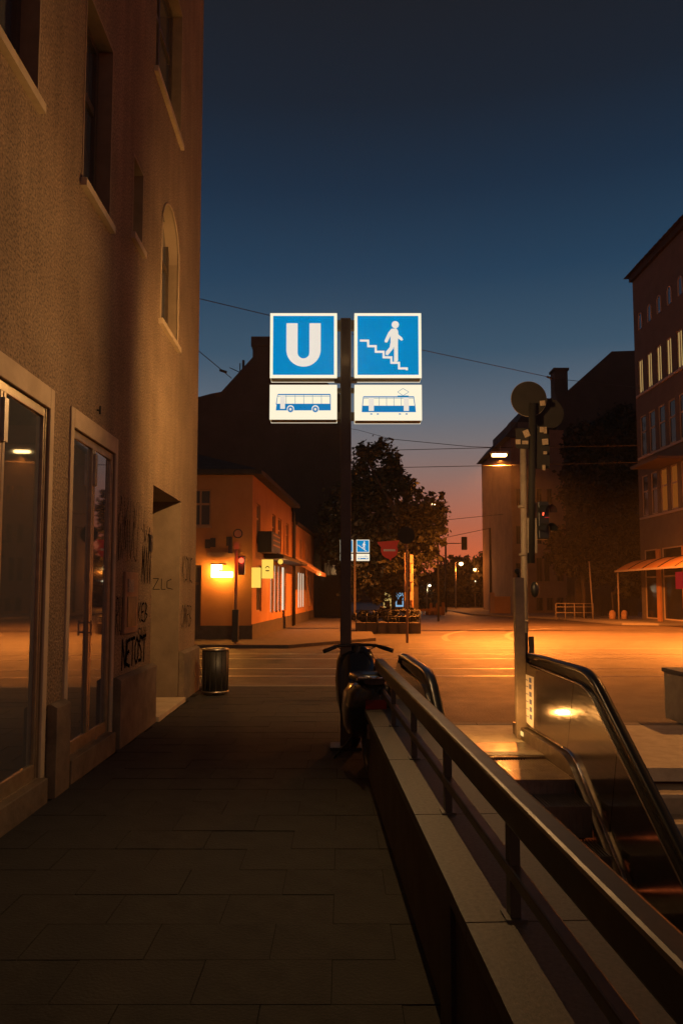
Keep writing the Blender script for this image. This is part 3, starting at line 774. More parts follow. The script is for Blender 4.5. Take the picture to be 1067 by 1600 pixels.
# ------------------------------------------------------------------ signal mast with round sign
MY = 12.3
bx = at(819, 1070, MY)
Ms = thing('signal_mast', 'grey signal mast with pedestrian light and round sign backs right of centre', 'traffic light', (bx.x, MY, Z0))
def mx(u, v, dy=0): 
    p = at(u, v, MY + dy); return WM[Ms].inverted() @ p
b0 = mx(820, 1066); t0 = mx(817, 692)
MB().tube([(b0.x, 0, 0), (t0.x, 0, t0.z)], .055, 16).build('mast', M['galv'], Ms)
a = mx(829, 880); b = mx(831, 640); 
MB().tube([(a.x, -.02, a.z), (b.x, -.02, b.z + .1)], .06, 16).build('sign_post', M['signback'], Ms)
c = mx(827, 622)
MB().disc((c.x, .06, c.z), .30, .02, 'y', 40).build('round_sign', M['signback'], Ms)
MB().disc((c.x, .06, c.z), .305, .012, 'y', 40).build('sign_rim', M['galv'], Ms)
c = mx(862, 641)
MB().disc((c.x, .25, c.z), .27, .02, 'y', 40).build('round_sign', M['signback'], Ms)
c = mx(846, 700); sb = MB().box(c.x - .13, c.x + .13, .0, .03, c.z - .35, c.z + .38).build('sign_plate', M['signback'], Ms)
for (u, v, w, h, rt) in ((845, 632, .09, .085, .1), (844, 673, .075, .09, 0), (849, 674, .05, .11, 0), (849, 692, .1, .1, .08), (820, 679, .1, .12, .4), (807, 692, .08, .08, 0), (818, 693, .1, .06, 0), (847, 732, .05, .09, 0), (849, 709, .06, .05, 0)):
    c = mx(u, v); m = MB(); co, si = math.cos(rt), math.sin(rt)
    m.prism([(c.x + (p * co - q * si), c.z + (p * si + q * co)) for p, q in ((-w / 2, -h / 2), (w / 2, -h / 2), (w / 2, h / 2), (-w / 2, h / 2))], -.092, -.088, 'y'); m.build('sticker', M['sticker'], Ms)
c = mx(812, 682); MB().box(c.x - .09, c.x + .12, -.085, -.07, c.z - .22, c.z + .12).build('small_sign_plate', M['signback'], Ms)
# signal heads
c = mx(829, 838); MB().box(c.x - .07, c.x + .09, -.05, .06, c.z - .28, c.z + .3).build('signal_back_board', M['galv'], Ms)
c = mx(847, 813); hd = MB().box(c.x - .09, c.x + .09, -.09, .12, c.z - .32, c.z + .31).build('signal_head', M['black'], Ms, bevel=.015)
for dz in (.15, -.15):
    m = MB(); n = 14
    for i in range(n):
        w0 = -.25 + (math.pi + .5) * i / n; w1 = -.25 + (math.pi + .5) * (i + 1) / n
        f = lambda w, y: (c.x + math.cos(w) * .095, y, c.z + dz + math.sin(w) * .105)
        m.quad(f(w0, -.09), f(w1, -.09), (f(w1, 0)[0] + .08, -.26, f(w1, 0)[2] - .02), (f(w0, 0)[0] + .08, -.26, f(w0, 0)[2] - .02))
    m.build('visor', M['black'], hd)
MB().disc((c.x, -.094, c.z + .15), .085, .006, 'y', 24).build('lens', M['black'], hd)
zc = c.z + .13
MB().prism([(c.x - .025, zc - .06), (c.x - .005, zc - .06), (c.x + .005, zc - .01), (c.x + .02, zc + .02), (c.x + .012, zc + .05), (c.x - .012, zc + .05), (c.x - .02, zc)], -.101, -.098, 'y').build('red_figure', E_['redlamp'], hd)
MB().box(c.x - .0, c.x + .06, -.2, -.12, c.z + .03, c.z + .036).build('visor_glow', E_['reddim'], hd)
c = mx(834, 921); MB().ball((c.x, -.04, c.z), .075, 16, 1.75).build('signal_rear_hood', M['black'], Ms)
c = mx(827, 1015); MB().box(c.x - .03, c.x + .05, -.11, -.05, c.z - .2, c.z + .22).build('push_button_box', M['rail_dark'], Ms, bevel=.01)
for z in (1.2, 2.3, 3.1): MB().tube([(b0.x, 0, z), (b0.x, 0, z + .04)], .066, 16).build('clamp', M['galv'], Ms)

# ------------------------------------------------------------------ granite block at the right edge
Gb = thing('stone_block', 'pale square stone block on the landing at the right edge', 'block', (4.50, 9.05, 0))
MB().box(-.37, .45, -.1, .55, 0, .58).build('body', M['lightstone'], Gb, bevel=.012)
MB().box(-.39, .47, -.12, .57, .582, .635).build('cap', M['kerb'], Gb, bevel=.008)

# ------------------------------------------------------------------ parked scooter at the sign pole
Sc = thing('motor_scooter', 'dark motor scooter parked in front of the sign pole at the parapet end', 'scooter', (.20, 7.3, 0), R(6))
def wheel(y):
    w = MB(); n = 24; r = .235
    for i in range(n):
        pass
    m = MB()
    ring = []
    for i in range(n):
        a = 2 * math.pi * i / n
        ring.append((0, y + math.cos(a) * r, .29 + math.sin(a) * r))
    K = 8; t = .055
    for i in range(n):
        a = 2 * math.pi * i / n
        for k in range(K):
            b = 2 * math.pi * k / K; q = r + math.cos(b) * t
            m.v.append((math.sin(b) * t, y + math.cos(a) * q, .29 + math.sin(a) * q))
    for i in range(n):
        for k in range(K):
            m.f.append((i * K + k, i * K + (k + 1) % K, ((i + 1) % n) * K + (k + 1) % K, ((i + 1) % n) * K + k)); m.sm.append(True)
    wo_ = m.build('wheel', M['rubber'], Sc)
    MB().disc((0, y, .29), .19, .05, 'x', 20).build('rim', M['steel_matte'], wo_)
wheel(-.62); wheel(.62)
# body shell lofted from cross sections (y, half width, z low, z high)
def loft(sections, n=14):
    m = MB()
    for (y, hw, z0, z1) in sections:
        for k in range(n):
            a = 2 * math.pi * k / n; cc, ss = math.cos(a), math.sin(a)
            sgn = lambda q: math.copysign(abs(q) ** .7, q)
            m.v.append((sgn(cc) * hw, y, (z0 + z1) / 2 + sgn(ss) * (z1 - z0) / 2))
    S = len(sections)
    for i in range(S - 1):
        for k in range(n):
            a = i * n + k; b = i * n + (k + 1) % n; m.f.append((a, b, b + n, a + n)); m.sm.append(True)
    m.f.append(tuple(range(n - 1, -1, -1))); m.f.append(tuple(range((S - 1) * n, S * n))); m.sm += [False, False]
    return m
loft([(-.88, .04, .60, .74), (-.82, .15, .46, .80), (-.6, .22, .34, .82), (-.3, .23, .24, .80), (-.05, .17, .24, .60), (.1, .16, .20, .40), (.25, .16, .22, .36)]).build('rear_body', M['bike'], Sc)
loft([(.25, .17, .22, .38), (.36, .20, .26, .95), (.45, .22, .34, 1.04), (.54, .20, .42, 1.06), (.60, .12, .55, 1.02)]).build('leg_shield', M['bike'], Sc)
loft([(-.85, .09, .80, .86), (-.6, .15, .79, .88), (-.25, .16, .77, .86), (.0, .12, .76, .82)]).build('seat', M['rubber'], Sc)
loft([(.36, .05, .46, .54), (.6, .08, .50, .60), (.85, .06, .44, .52), (.92, .02, .40, .44)]).build('front_mudguard', M['bike'], Sc)
m = MB(); m.tube([(-.33, .28, 1.01), (-.2, .36, 1.05), (0, .40, 1.06), (.2, .36, 1.05), (.33, .28, 1.01)], .016, 8).tube([(0, .40, 1.06), (0, .62, .3)], .03, 8); hb = m.build('handlebar', M['rail_dark'], Sc)
for s_ in (-1, 1):
    MB().tube([(s_ * .35, .265, 1.003), (s_ * .22, .35, 1.043)], .022, 8).build('grip', M['rubber'], hb)
    MB().tube([(s_ * .34, .33, 1.02), (s_ * .22, .42, 1.03)], .007, 6).build('brake_lever', M['chrome'], hb)
    MB().tube([(s_ * .2, .38, 1.04), (s_ * .12, .56, .98), (s_ * .05, .56, .8)], .006, 6).build('cable', M['black'], hb)
m = MB(); m.tube([(.0, -.62, .29), (.13, -.55, .30), (.17, -.9, .42)], .035, 8); m.build('exhaust', M['chrome'], Sc)
MB().box(-.09, .09, -.905, -.88, .60, .68).build('tail_light', mat('red_lens', (.10, .004, .004), .15), Sc)
MB().box(-.08, .08, -.93, -.915, .36, .48).build('number_plate', M['sticker'], Sc)
MB().tube([(0, -.95, .5), (0, -.80, .60)], .02, 6).build('plate_bracket', M['black'], Sc)
MB().disc((0, -.885, .52), .012, .01, 'y', 10).build('alarm_light', E_['redlamp'], Sc)
m = MB(); m.tube([(-.12, -.55, .80), (-.14, -.86, .86), (0, -.92, .87), (.14, -.86, .86), (.12, -.55, .80)], .014, 8); m.build('luggage_rack', M['chrome'], Sc)
m = MB(); m.tube([(-.05, .0, .25), (-.28, -.05, .01)], .012, 6); m.build('side_stand', M['rail_dark'], Sc)

# ------------------------------------------------------------------ ochre corner house
HY = 25.3
c0 = at(393, 998, HY)
OH = thing('corner_shop', 'low ochre corner house with a bright wall lamp and lit shop windows', 'house', (c0.x, HY, 0))
HH = at(393, 742, HY).z
def ol(u, v): 
    p = at(u, v, HY); return (p.x - c0.x, p.z)
# front wall (faces the camera), x from -8 to 0
W8 = 7.5
fo = []
a = ol(296, 822); b = ol(330, 764); fo.append((a[0] + W8, a[1], b[0] - a[0], b[1] - a[1]))
a = ol(299, 990); b = ol(315, 884); fo.append((a[0] + W8, .02, b[0] - a[0], b[1]))
fw = wall_panel(W8, HH, fo, .18); fw.v = [(x - W8, y, z) for x, y, z in fw.v]
fw.build('wall', M['orange_wall'], OH)
window(OH, fo[0][0] - W8, fo[0][1], fo[0][2], fo[0][3], .14, M['ochre_trim'], M['glass'], 1, .6, .06, M['ochre_trim'])
window(OH, fo[1][0] - W8, fo[1][1], fo[1][2], fo[1][3], .14, M['darkwood'], M['glass'], 0, .75, .08, name='door')
MB().box(-W8, .03, -.03, -.002, 0, .46).build('plinth', M['dark_plinth'], OH)
# side wall along the street, local frame
sd_v = Vector((-2.39 - c0.x, 35.6 - HY)); SL = sd_v.length; ang = math.atan2(sd_v.y, sd_v.x)
SF = Matrix.Translation(Vector((c0.x, HY, 0))) @ Matrix.Rotation(ang, 4, 'Z')
def onside(u, v, extra=0):
    """intersection of the view ray with the side wall -> (s, z)"""
    d = at(u, v, 1) - Vector((0, 0, EYE)); dx, dy, dz = d.x, d.y, d.z
    nx, ny = sd_v.y, -sd_v.x
    k = (nx * c0.x + ny * HY) / (nx * dx + ny * dy)
    p = Vector((dx * k, dy * k)); return ((p - Vector((c0.x, HY))).dot(sd_v.normalized()), EYE + dz * k)
def rect_side(u0, v0, u1, v1):
    a = onside(u0, v0); b = onside(u1, v1); return a[0], b[0], a[1]
so = []
for (u0, u1, zt, zb) in ((401.5, 407, 4.75, 3.3), (425.5, 431, 4.75, 3.3), (434.5, 440, 4.75, 3.3), (447, 451.5, 4.75, 3.3)):
    a = onside(u0, 800)[0]; b = onside(u1, 800)[0]; so.append((a, zb, b - a, zt - zb))
shopw = []
for (u0, u1, zt, zb) in ((401, 409, 2.55, .9), (423, 427.5, 2.75, .75), (429, 433.5, 2.75, .75), (434.8, 439, 2.75, .75), (440.5, 447, 2.75, .75)):
    a = onside(u0, 900)[0]; b = onside(u1, 900)[0]; shopw.append((a, zb, b - a, zt - zb))
sw = wall_panel(SL, HH, so + shopw, .16)
sw.build('side_wall', M['orange_wall'], OH, SF)
SHf = MB()
OHs = Matrix(WM[OH]).inverted() @ SF
def side_window(rec, fm, pm, **k):
    o = window(OH, 0, 0, rec[2], rec[3], 0, fm, pm, **k)
    mt = OHs @ Matrix.Translation(Vector((rec[0], .12, rec[1]))); o.matrix_basis = mt; return o
for r_ in so: side_window(r_, M['ochre_trim'], M['glass'], mull=1, trans=.65, bar=.05)
for i, r_ in enumerate(shopw): side_window(r_, M['ochre_trim'], M['glass'] if i == 0 else E_['blinds'], mull=0, bar=.05)
MB().box(0, SL, -.03, -.002, 0, .5).build('side_plinth', M['dark_plinth'], OH, SF)
rf = MB(); rf.prism([(-W8 - .2, -.25), (.32, -.25), (1.05, SL * .998), (-W8 - .2, SL)], HH, HH + .16, 'z'); rf.build('eaves', M['roof'], OH)
rf = MB(); 
rf.quad((-W8, -.2, HH + .16), (.3, -.2, HH + .16), (-3.4, 3, HH + 1.5), (-W8, 3, HH + 1.5)); rf.quad((.3, -.2, HH + .16), (1.0, SL, HH + .16), (-3.4, SL, HH + 1.5), (-3.4, 3, HH + 1.5))
rf.build('roof', M['roof'], OH)
MB().box(-W8, -W8 + .2, 0, SL, 0, HH).box(-W8, .6, SL - .2, SL - .0, 0, HH).build('rear_wall', M['dark_wall'], OH)
# fittings: wall lamp, advert boxes, ledge, small vents
def of(u, v, y=0): p = at(u, v, HY + y); return (p.x - c0.x, y, p.z)
p = of(343, 888, -.25)
wl = MB(); wl.box(p[0] - .28, p[0] + .22, -.36, -.12, p[2] + .12, p[2] + .17).box(p[0] - .05, p[0] + .05, -.12, 0, p[2] + .0, p[2] + .14); wlo = wl.build('wall_lamp', M['rail_dark'], OH)
MB().box(p[0] - .26, p[0] + .08, -.33, -.15, p[2] - .05, p[2] + .118).box(p[0] - .26, p[0] + .45, -.33, -.15, p[2] - .30, p[2] - .12).box(p[0] - .26, p[0] - .05, -.33, -.15, p[2] - .12, p[2] - .05).build('lamp_tube', E_['walllamp'], wlo)
p = of(371, 893, -.1)
p = of(399, 902, -.3); MB().box(.02, .30, -.28, .04, p[2] - .35, p[2] + .33).build('light_box', E_['yellow'], OH)
p = of(418, 889, -.35)
fl = MB().box(p[0] - .19, p[0] + .19, -.34, -.28, p[2] - .32, p[2] + .32).build('projecting_sign', E_['yellow'], OH)
MB().box(p[0] - .14, p[0] - .1, -.30, .1, p[2] + .18, p[2] + .21).build('sign_arm', M['rail_dark'], fl)
m = MB()
cx, cz = p[0], p[2] - .02
for pts in ([(-.08, .05), (-.03, .12), (.03, .12), (.08, .05), (.06, .04), (.02, .09), (-.02, .09), (-.06, .04)], [(-.07, -.02), (.07, -.02), (.05, -.06), (-.05, -.06)]):
    m.prism([(cx + a, cz + b) for a, b in pts], -.346, -.342, 'y')
m.build('emblem', mat('sign_brown', (.35, .16, .02), .6), fl)
a = onside(403, 830); b = onside(418, 850)
MB().box(a[0], b[0], -.5, -.0, a[1] - .75, a[1] - .65).box(a[0], b[0], -.5, -.46, a[1] - .65, a[1] - .0).box(a[0], a[0] + .04, -.46, -.0, a[1] - .65, a[1]).build('balcony_box', M['rail_dark'], OH, SF)
for i in range(3): MB().box(a[0] + .3, b[0] - .1, -.515, -.502, a[1] - .5 + i * .18, a[1] - .44 + i * .18).build('louvre', M['ochre_trim'], OH, SF)
for (u, v) in ((325, 850), (333, 848), (358, 846)):
    q = of(u, v); MB().box(q[0] - .09, q[0] + .09, -.03, 0, q[2] - .15, q[2] + .16).build('vent', M['dark_plinth'], OH)
q = of(345, 868); MB().box(q[0] - .45, q[0] + .6, -.05, -.0, q[2] - .06, q[2] + .1).build('name_board', M['ochre_trim'], OH)
# canopy fascia over shop windows and downpipe
a = onside(412, 875)[0]
cn = MB(); cn.prism([(-.75, 2.95), (-.02, 3.25), (-.02, 2.85), (-.75, 2.85)], a, SL, 'x'); cn.build('canopy', M['dark_plinth'], OH, SF)
a = onside(416, 872); MB().ball((a[0], -.55, 2.75), .1, 10).build('canopy_lamp', E_['yellow'], OH, SF)
lamp('canopy_light', 'POINT', SF @ Vector((a[0] + .5, -.75, 2.45)), (1, .45, .12), 45, OH, 0)
MB().tube([(SL - .2, -.12, 0), (SL - .2, -.12, HH - .3), (SL - .3, -.02, HH)], .06, 8).build('downpipe', M['rail_dark'], OH, SF)

# ------------------------------------------------------------------ second shop, further back on the same side
dr_ = sd_v.normalized(); q0 = Vector((-2.39, 35.75)); q1 = q0 + dr_ * 10.5
SB = Matrix.Translation(Vector((q0.x, q0.y, 0))) @ Matrix.Rotation(ang, 4, 'Z')
SH = thing('awning_shop', 'second low shop with an orange awning and pale lit window', 'shop', (q0.x, q0.y, 0), ang)
h2 = 5.0
o2 = [(2.3, .75, .75, 1.9), (3.3, .75, .75, 1.9), (4.3, .75, .75, 1.9), (5.6, .3, 1.0, 2.2), (7.6, .75, .9, 1.9), (.5, 3.2, .9, 1.2), (3.0, 3.2, .9, 1.2), (5.5, 3.2, .9, 1.2)]
wall_panel(10.5, h2, o2, .16).build('wall', M['orange_wall'], SH)
for i, r_ in enumerate(o2): window(SH, r_[0], r_[1], r_[2], r_[3], .045, M['ochre_trim'], E_['blinds'] if i < 3 else M['glass'], 0 if i < 3 else 1, 0, .05)
MB().prism([(-.3, h2), (4, h2), (4, h2 + 1.6)], 0, 10.5, 'x').build('roof', M['roof'], SH)
MB().box(0, 10.5, 3.8, 4, 0, h2).box(10.3, 10.5, 0, 4, 0, h2).build('rear_wall', M['dark_wall'], SH)
MB().prism([(-1.15, 2.6), (-1.15, 2.47), (-.02, 3.05), (-.02, 3.35)], .2, 5.5, 'x').build('awning', M['awning'], SH)
MB().box(.2, 5.5, -1.165, -1.152, 2.42, 2.64).build('awning_valance', M['awning'], SH)
MB().box(0, 10.5, -.03, -.002, 0, .5).build('plinth', M['dark_plinth'], SH)
MB().tube([(.1, -.12, 0), (.1, -.12, h2 - .2), (.4, -.2, h2)], .05, 8).build('downpipe', M['rail_dark'], SH)
lamp('awning_light', 'POINT', (q0.x + 1.5, q0.y + 2.0, 2.3), WARM, 30, SH, 0)

# ------------------------------------------------------------------ big dark gabled house behind
GY = 48
gp = [at(u, v, GY) for u, v in ((300, 623), (330, 615), (346, 612), (395, 558), (395, 532), (420, 530), (470, 560), (541, 625), (541, 930))]
GH = thing('gabled_house', 'huge dark gabled house rising behind the ochre corner shop', 'house', (gp[5].x, GY, 0))
pts = [(p.x - gp[5].x, p.z) for p in gp]
pts = [(-14, 0), (-14, pts[0][1])] + pts[:8] + [(pts[7][0], 0)]
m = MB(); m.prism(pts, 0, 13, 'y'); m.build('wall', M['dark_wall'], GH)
m = MB(); cx0, cz0 = pts[5][0], pts[5][1]
m.box(pts[6][0] - .1, pts[7][0] + .1, -.1, .9, pts[6][1] - .4, pts[6][1] + .25); m.build('chimney', M['dark_wall'], GH, bevel=.03)
for (u0, v0) in ((505, 900), (480, 900)):
    p = at(u0, v0, GY); w_ = window(GH, p.x - gp[5].x, p.z, .9, 1.5, -.01, M['darkwood'], M['glass_dull'], 1, .6, .07)
# antenna + wire bracket on the roof
p = at(372, 572, GY); an = MB(); x, z = p.x - gp[5].x, p.z
an.tube([(x, 1, z - .6), (x, 1, z + .5)], .04, 6).tube([(x - .7, 1, z + .2), (x + .5, 1, z - .35)], .03, 6).box(x + .15, x + .3, .9, 1.1, z - .3, z + .7)
an.build('antenna', M['wire'], GH)

# ------------------------------------------------------------------ right-hand houses
RX0, RM = 17.8, -.009
def onr(u, v):
    d = at(u, v, 1); dx, dy, dz = d.x, 1.0, d.z - EYE
    k = RX0 / (dx - RM * dy); return (dy * k, EYE + dz * k)
ye = onr(1001, 900)[0]                      # far end of the facade
htop = onr(992, 436)[1]
OF = thing('office_building', 'brown office building with a lit top row of curtained windows at the right edge', 'building', (RX0 + RM * ye, ye, 0), R(-90) + math.atan(.009))
LRn = 22
ro = []; lit = []
def rr_(y0, z0, w, h, kind): ro.append((ye - y0 - w, z0, w, h)); lit.append(kind)
step = 1.22
for i in range(14):
    s_ = .45 + i * step + (.28 if False else 0)
    ro.append((s_, 13.15, .62, 2.0)); lit.append('lit')
    ro.append((s_, 9.45, .82, 2.35)); lit.append('dark')
    ro.append((s_, 5.95, .82, 2.35)); lit.append('low' if i in (2, 3) else 'dark')
for s_, w_ in ((.5, 1.7), (2.8, 2.4), (5.8, 1.7), (8.1, 2.4), (11.1, 1.7), (13.4, 2.4)):
    ro.append((s_, .1, w_, 3.9)); lit.append('dark')
wall_panel(LRn, htop, ro, .2).build('wall', M['brown_wall'], OF)
for r_, k in zip(ro, lit):
    if k == 'lit' and r_[0] > 9: k = 'dark'
    pm = E_['curtain'] if k == 'lit' else (E_['curtain2'] if k == 'low' else M['glass_dull'])
    window(OF, r_[0], r_[1], r_[2], r_[3], .1, M['white_frame'], pm, 1 if r_[3] < 2.1 else 0, .6 if r_[3] > 2.1 else 0, .07)
for z in (13.0, 9.3, 5.8): MB().box(.2, LRn, -.08, -.002, z - .02, z + .1).build('sill_band', M['white_frame'], OF)
# attic arched windows
for i in range(8):
    m = MB(); s_ = 1.0 + i * 1.25
    pts = [(s_ - .22, 16.9)] + [(s_ - .22 * math.cos(math.pi * j / 8), 17.6 + .25 * math.sin(math.pi * j / 8)) for j in range(9)] + [(s_ + .22, 16.9)]
    m.prism(pts, -.02, .05, 'y'); w_ = m.build('attic_window', M['glass'], OF)
    m = MB(); m.tube([(a, -.03, b) for a, b in pts], .035, 5); m.build('surround', M['white_frame'], w_)
MB().box(-.08, LRn, -.18, 12, htop, htop + .35).build('cornice', M['roof'], OF)
m = MB(); m.prism([(-.4, htop + .35), (6, htop + 5.2), (12, htop + .35)], -.4, LRn, 'x'); m.build('roof', M['roof'], OF)
m = MB()
for i in range(34): m.box(.9 + i * .6, 1.2 + i * .6, -.18, -.08, htop + .36, htop + .62)
m.build('snow_guard', M['roof'], OF)['kind'] = 'stuff'
MB().box(-.0, .2, .01, 12, 0, htop).box(0, LRn, 11.8, 12, 0, htop).build('side_wall', M['brown_wall'], OF)
m = MB(); m.box(2.6, 6, -1.5, -.01, 8.35, 8.5); m.build('balcony', M['brown_wall'], OF)
# dark wide house R2 with chimney
RY = 60
def poly_house(name, label, Y, uv, depth, matw, cat='house'):
    P = [at(u, v, Y) for u, v in uv]; base = P[0].x
    T = thing(name, label, cat, (base, Y, 0))
    pts = [(base - base, 0)] + [(p.x - base, p.z) for p in P] + [(P[-1].x - base, 0)]
    MB().prism(pts, 0, depth, 'y').build('wall', matw, T); return T, base
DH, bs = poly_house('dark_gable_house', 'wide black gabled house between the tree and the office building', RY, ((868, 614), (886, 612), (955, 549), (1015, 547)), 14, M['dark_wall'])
p0 = at(872, 612, RY); p1 = at(892, 573, RY)
MB().box(p0.x - bs, p1.x - bs, 1, 2.2, p0.z - 2, p1.z).box(p0.x - bs - .1, p1.x - bs + .1, .9, 2.3, p1.z, p1.z + .2).build('chimney', M['dark_wall'], DH)
TH, bs = poly_house('tenement', 'narrow tall tenement behind the hanging street lamp', 57, ((797, 672), (880, 672)), 12, M['pale_wall'])
p0 = at(787, 684, 57); p1 = at(800, 672, 57); 
MB().prism([(p0.x - bs, p0.z), (.5, p1.z + .6), (.5, p0.z)], -.3, 12, 'y').build('eaves', M['roof'], TH)
q = at(802, 655, 57); q2 = at(832, 655, 57); MB().box(q.x - bs, q2.x - bs, 1, 8, p1.z - .5, q.z).build('dormer', M['brown_wall'], TH)
q = at(850, 612, 57); q2 = at(873, 612, 57); MB().prism([(q2.x - bs - 3.6, p1.z), (q2.x - bs - 1.5, q.z), (q2.x - bs, q.z), (q2.x - bs, p1.z)], 2, 11, 'y').build('roof', M['roof'], TH)
for (u0, v0, u1, v1) in ((838, 954, 847, 934), (854, 954, 863, 934), (870, 954, 879, 934), (838, 908, 845, 872), (850, 908, 857, 872), (870, 908, 879, 894), (806, 954, 812, 940), (806, 908, 812, 880), (838, 850, 845, 822), (854, 850, 861, 822), (806, 850, 812, 822), (806, 790, 812, 764), (838, 790, 845, 764), (854, 790, 861, 764)):
    a = at(u0, v0, 57); b = at(u1, v1, 57)
    window(TH, a.x - bs, a.z, b.x - a.x, b.z - a.z, -.005, M['black'], M['glass_dull'], 1, 0, .05)
# low ochre wall left of the tenement, hoarding and railing
a = at(768, 956, 56); b = at(797, 932, 56)
GW = thing('garden_wall', 'low reddish wall left of the tenement', 'wall', (a.x, 56, 0))
MB().box(0, b.x - a.x, 0, .3, Z0, b.z).build('wall', M['orange_wall'], GW)
MB().box(-.15, .2, -.1, .35, Z0, b.z + .3).build('gate_post', M['ochre_trim'], GW)
a = at(888, 957, 50); b = at(1000, 930, 50)
Hd = thing('hoarding', 'dark plank hoarding under the trees on the right', 'fence', (a.x, 50.5, 0))
n = 14; wd = (b.x - a.x) / n
hm = MB().box(.02, wd - .02, 0, .05, Z0, b.z).mesh('board', M['dark_wall'])
for i in range(n): put(hm, 'board', Hd, (i * wd, 0, 0))
MB().box(0, n * wd, .06, .12, .3, .4).box(0, n * wd, .06, .12, b.z - .3, b.z - .2).build('rail', M['bark'], Hd)
a = at(868, 959, 45); b = at(926, 943, 45)
Fr = thing('guard_rail', 'thin metal guard rail at the pavement edge before the hoarding', 'railing', (a.x, 45, 0))
wd = b.x - a.x
m = MB(); 
for z in (.35, .7, b.z): m.tube([(0, 0, z), (wd, 0, z)], .025, 6)
m.build('rail', M['galv'], Fr)
pmz = MB().tube([(0, 0, Z0), (0, 0, b.z)], .03, 6).mesh('post', M['galv'])
for i in range(5): put(pmz, 'post', Fr, (wd * i / 4, 0, 0))
a = at(926, 958, 44.5); b = at(920, 878, 44.5)
Lp = thing('leaning_pole', 'thin pale pole leaning beside the guard rail', 'pole', (a.x, 44.5, 0))
MB().tube([(0, 0, Z0), (b.x - a.x, 0, b.z)], .045, 8).build('pole', M['galv'], Lp)
MB().disc(((b.x - a.x), 0, b.z), .06, .05, 'z', 8).build('cap', M['galv'], Lp)
for (u, v, l) in ((975, 958, 'pale round-topped bollard left of the office canopy'), (956, 958, 'round-topped bollard half in shadow nearer the hoarding')):
    a = at(u, v, 44)
    Bb = thing('bollard', l, 'bollard', (a.x, 44, 0), group='round-topped bollards by the office canopy')
    m = MB(); m.tube([(0, 0, Z0), (0, 0, .35)], .19, 16); m.build('shaft', M['ochre_trim'], Bb); MB().ball((0, 0, .35), .19, 14).build('cap', M['ochre_trim'], Bb)

# entrance canopy on the office building
prf = [(-1.55 + .155 * i, 2.82 + .62 * math.sin(math.pi / 2 * i / 10)) for i in range(11)]
MB().prism(prf + [(p, z - .05) for p, z in reversed(prf)], .1, 13, 'x').build('canopy', M['orange_wall'], OF)
for i in range(1, 7): MB().prism([(p, z + .04) for p, z in prf] + [(p, z) for p, z in reversed(prf)], i * 1.9, i * 1.9 + .07, 'x').build('canopy_rib', M['rail_dark'], OF)
MB().box(.1, 13, -1.59, -1.552, 2.74, 2.84).build('canopy_edge', M['white_frame'], OF)
for x in (2.25, 5.3, 7.6, 10.6): MB().box(x, x + .42, -.10, -.003, -.1, 3.95).build('pillar', M['orange_wall'], OF)
MB().box(5.95, 6.8, -.75, -.62, 1.75, 2.6).build('advert_panel', E_['neonred'], OF)
MB().tube([(.25, -1.45, -.1), (.25, -1.45, 2.75)], .05, 8).build('canopy_post', M['galv'], OF)

# ------------------------------------------------------------------ trees
def leaf_mesh(blobs, n, size, name, m_, seed=1, flat=.5):
    rn = random.Random(seed); v = []; f = []
    tot = sum(b[3] ** 2 for b in blobs)
    for (cx, cy, cz, r) in blobs:
        k = int(n * r * r / tot)
        # clumps inside each blob keep an uneven outline
        cl = []
        for _ in range(max(6, k // 70)):
            a = rn.uniform(0, 2 * math.pi); b = rn.uniform(-1, 1); q = r * (rn.uniform(.45, 1.12)); t = math.sqrt(1 - b * b)
            cl.append((cx + q * t * math.cos(a), cy + q * t * math.sin(a), cz + q * b * .9, r * rn.uniform(.12, .34)))
        for i in range(k):
            c = rn.choice(cl); w = c[3]
            x = c[0] + rn.gauss(0, w * .6); y = c[1] + rn.gauss(0, w * .6); z = c[2] + rn.gauss(0, w * .5)
            s_ = size * rn.uniform(.6, 1.3)
            d1 = Vector((rn.gauss(0, 1), rn.gauss(0, 1), rn.gauss(0, .6))).normalized(); d2 = d1.cross(Vector((rn.gauss(0, 1), rn.gauss(0, 1), rn.gauss(0, 1)))).normalized()
            p = Vector((x, y, z)); n0 = len(v)
            v += [tuple(p - d1 * s_), tuple(p - d1 * s_ * .1 + d2 * s_ * .55), tuple(p + d1 * s_), tuple(p + d1 * s_ * .1 - d2 * s_ * .55)]
            f.append((n0, n0 + 1, n0 + 2, n0 + 3))
    me = bpy.data.meshes.new(name); me.from_pydata(v, [], f); me.update(); me.materials.append(m_); return me
def tree(label, base, trunk_h, tr, blobs_uv, Y, n, size, m_, seed, group=None, cat='tree', name='tree', dy=.0):
    """blobs given as (u, v, r_px, depth offset)"""
    T = thing(name, label, cat, base, group=group)
    bl = []
    for (u, v, rp, dd) in blobs_uv:
        p = at(u, v, Y + dd); bl.append((p.x - base[0], p.y - base[1], p.z - base[2], rp / F * (Y + dd)))
    put(leaf_mesh(bl, n, size, 'crown', m_, seed), 'crown', T)
    m = MB(); rn = random.Random(seed)
    m.tube([(0, 0, 0), (.03, 0, trunk_h * .5), (rn.uniform(-.2, .2), 0, trunk_h)], tr, 10, rr=[tr * 1.25, tr, tr * .75])
    for b in bl:
        mid = ((b[0]) * .45, b[1] * .45, trunk_h + (b[2] - trunk_h) * .5)
        m.tube([(0, 0, trunk_h * .9), mid, (b[0], b[1], b[2])], tr * .4, 6, rr=[tr * .6, tr * .35, tr * .1])
    m.build('trunk', M['bark'], T); return T
b = at(645, 958, 42)
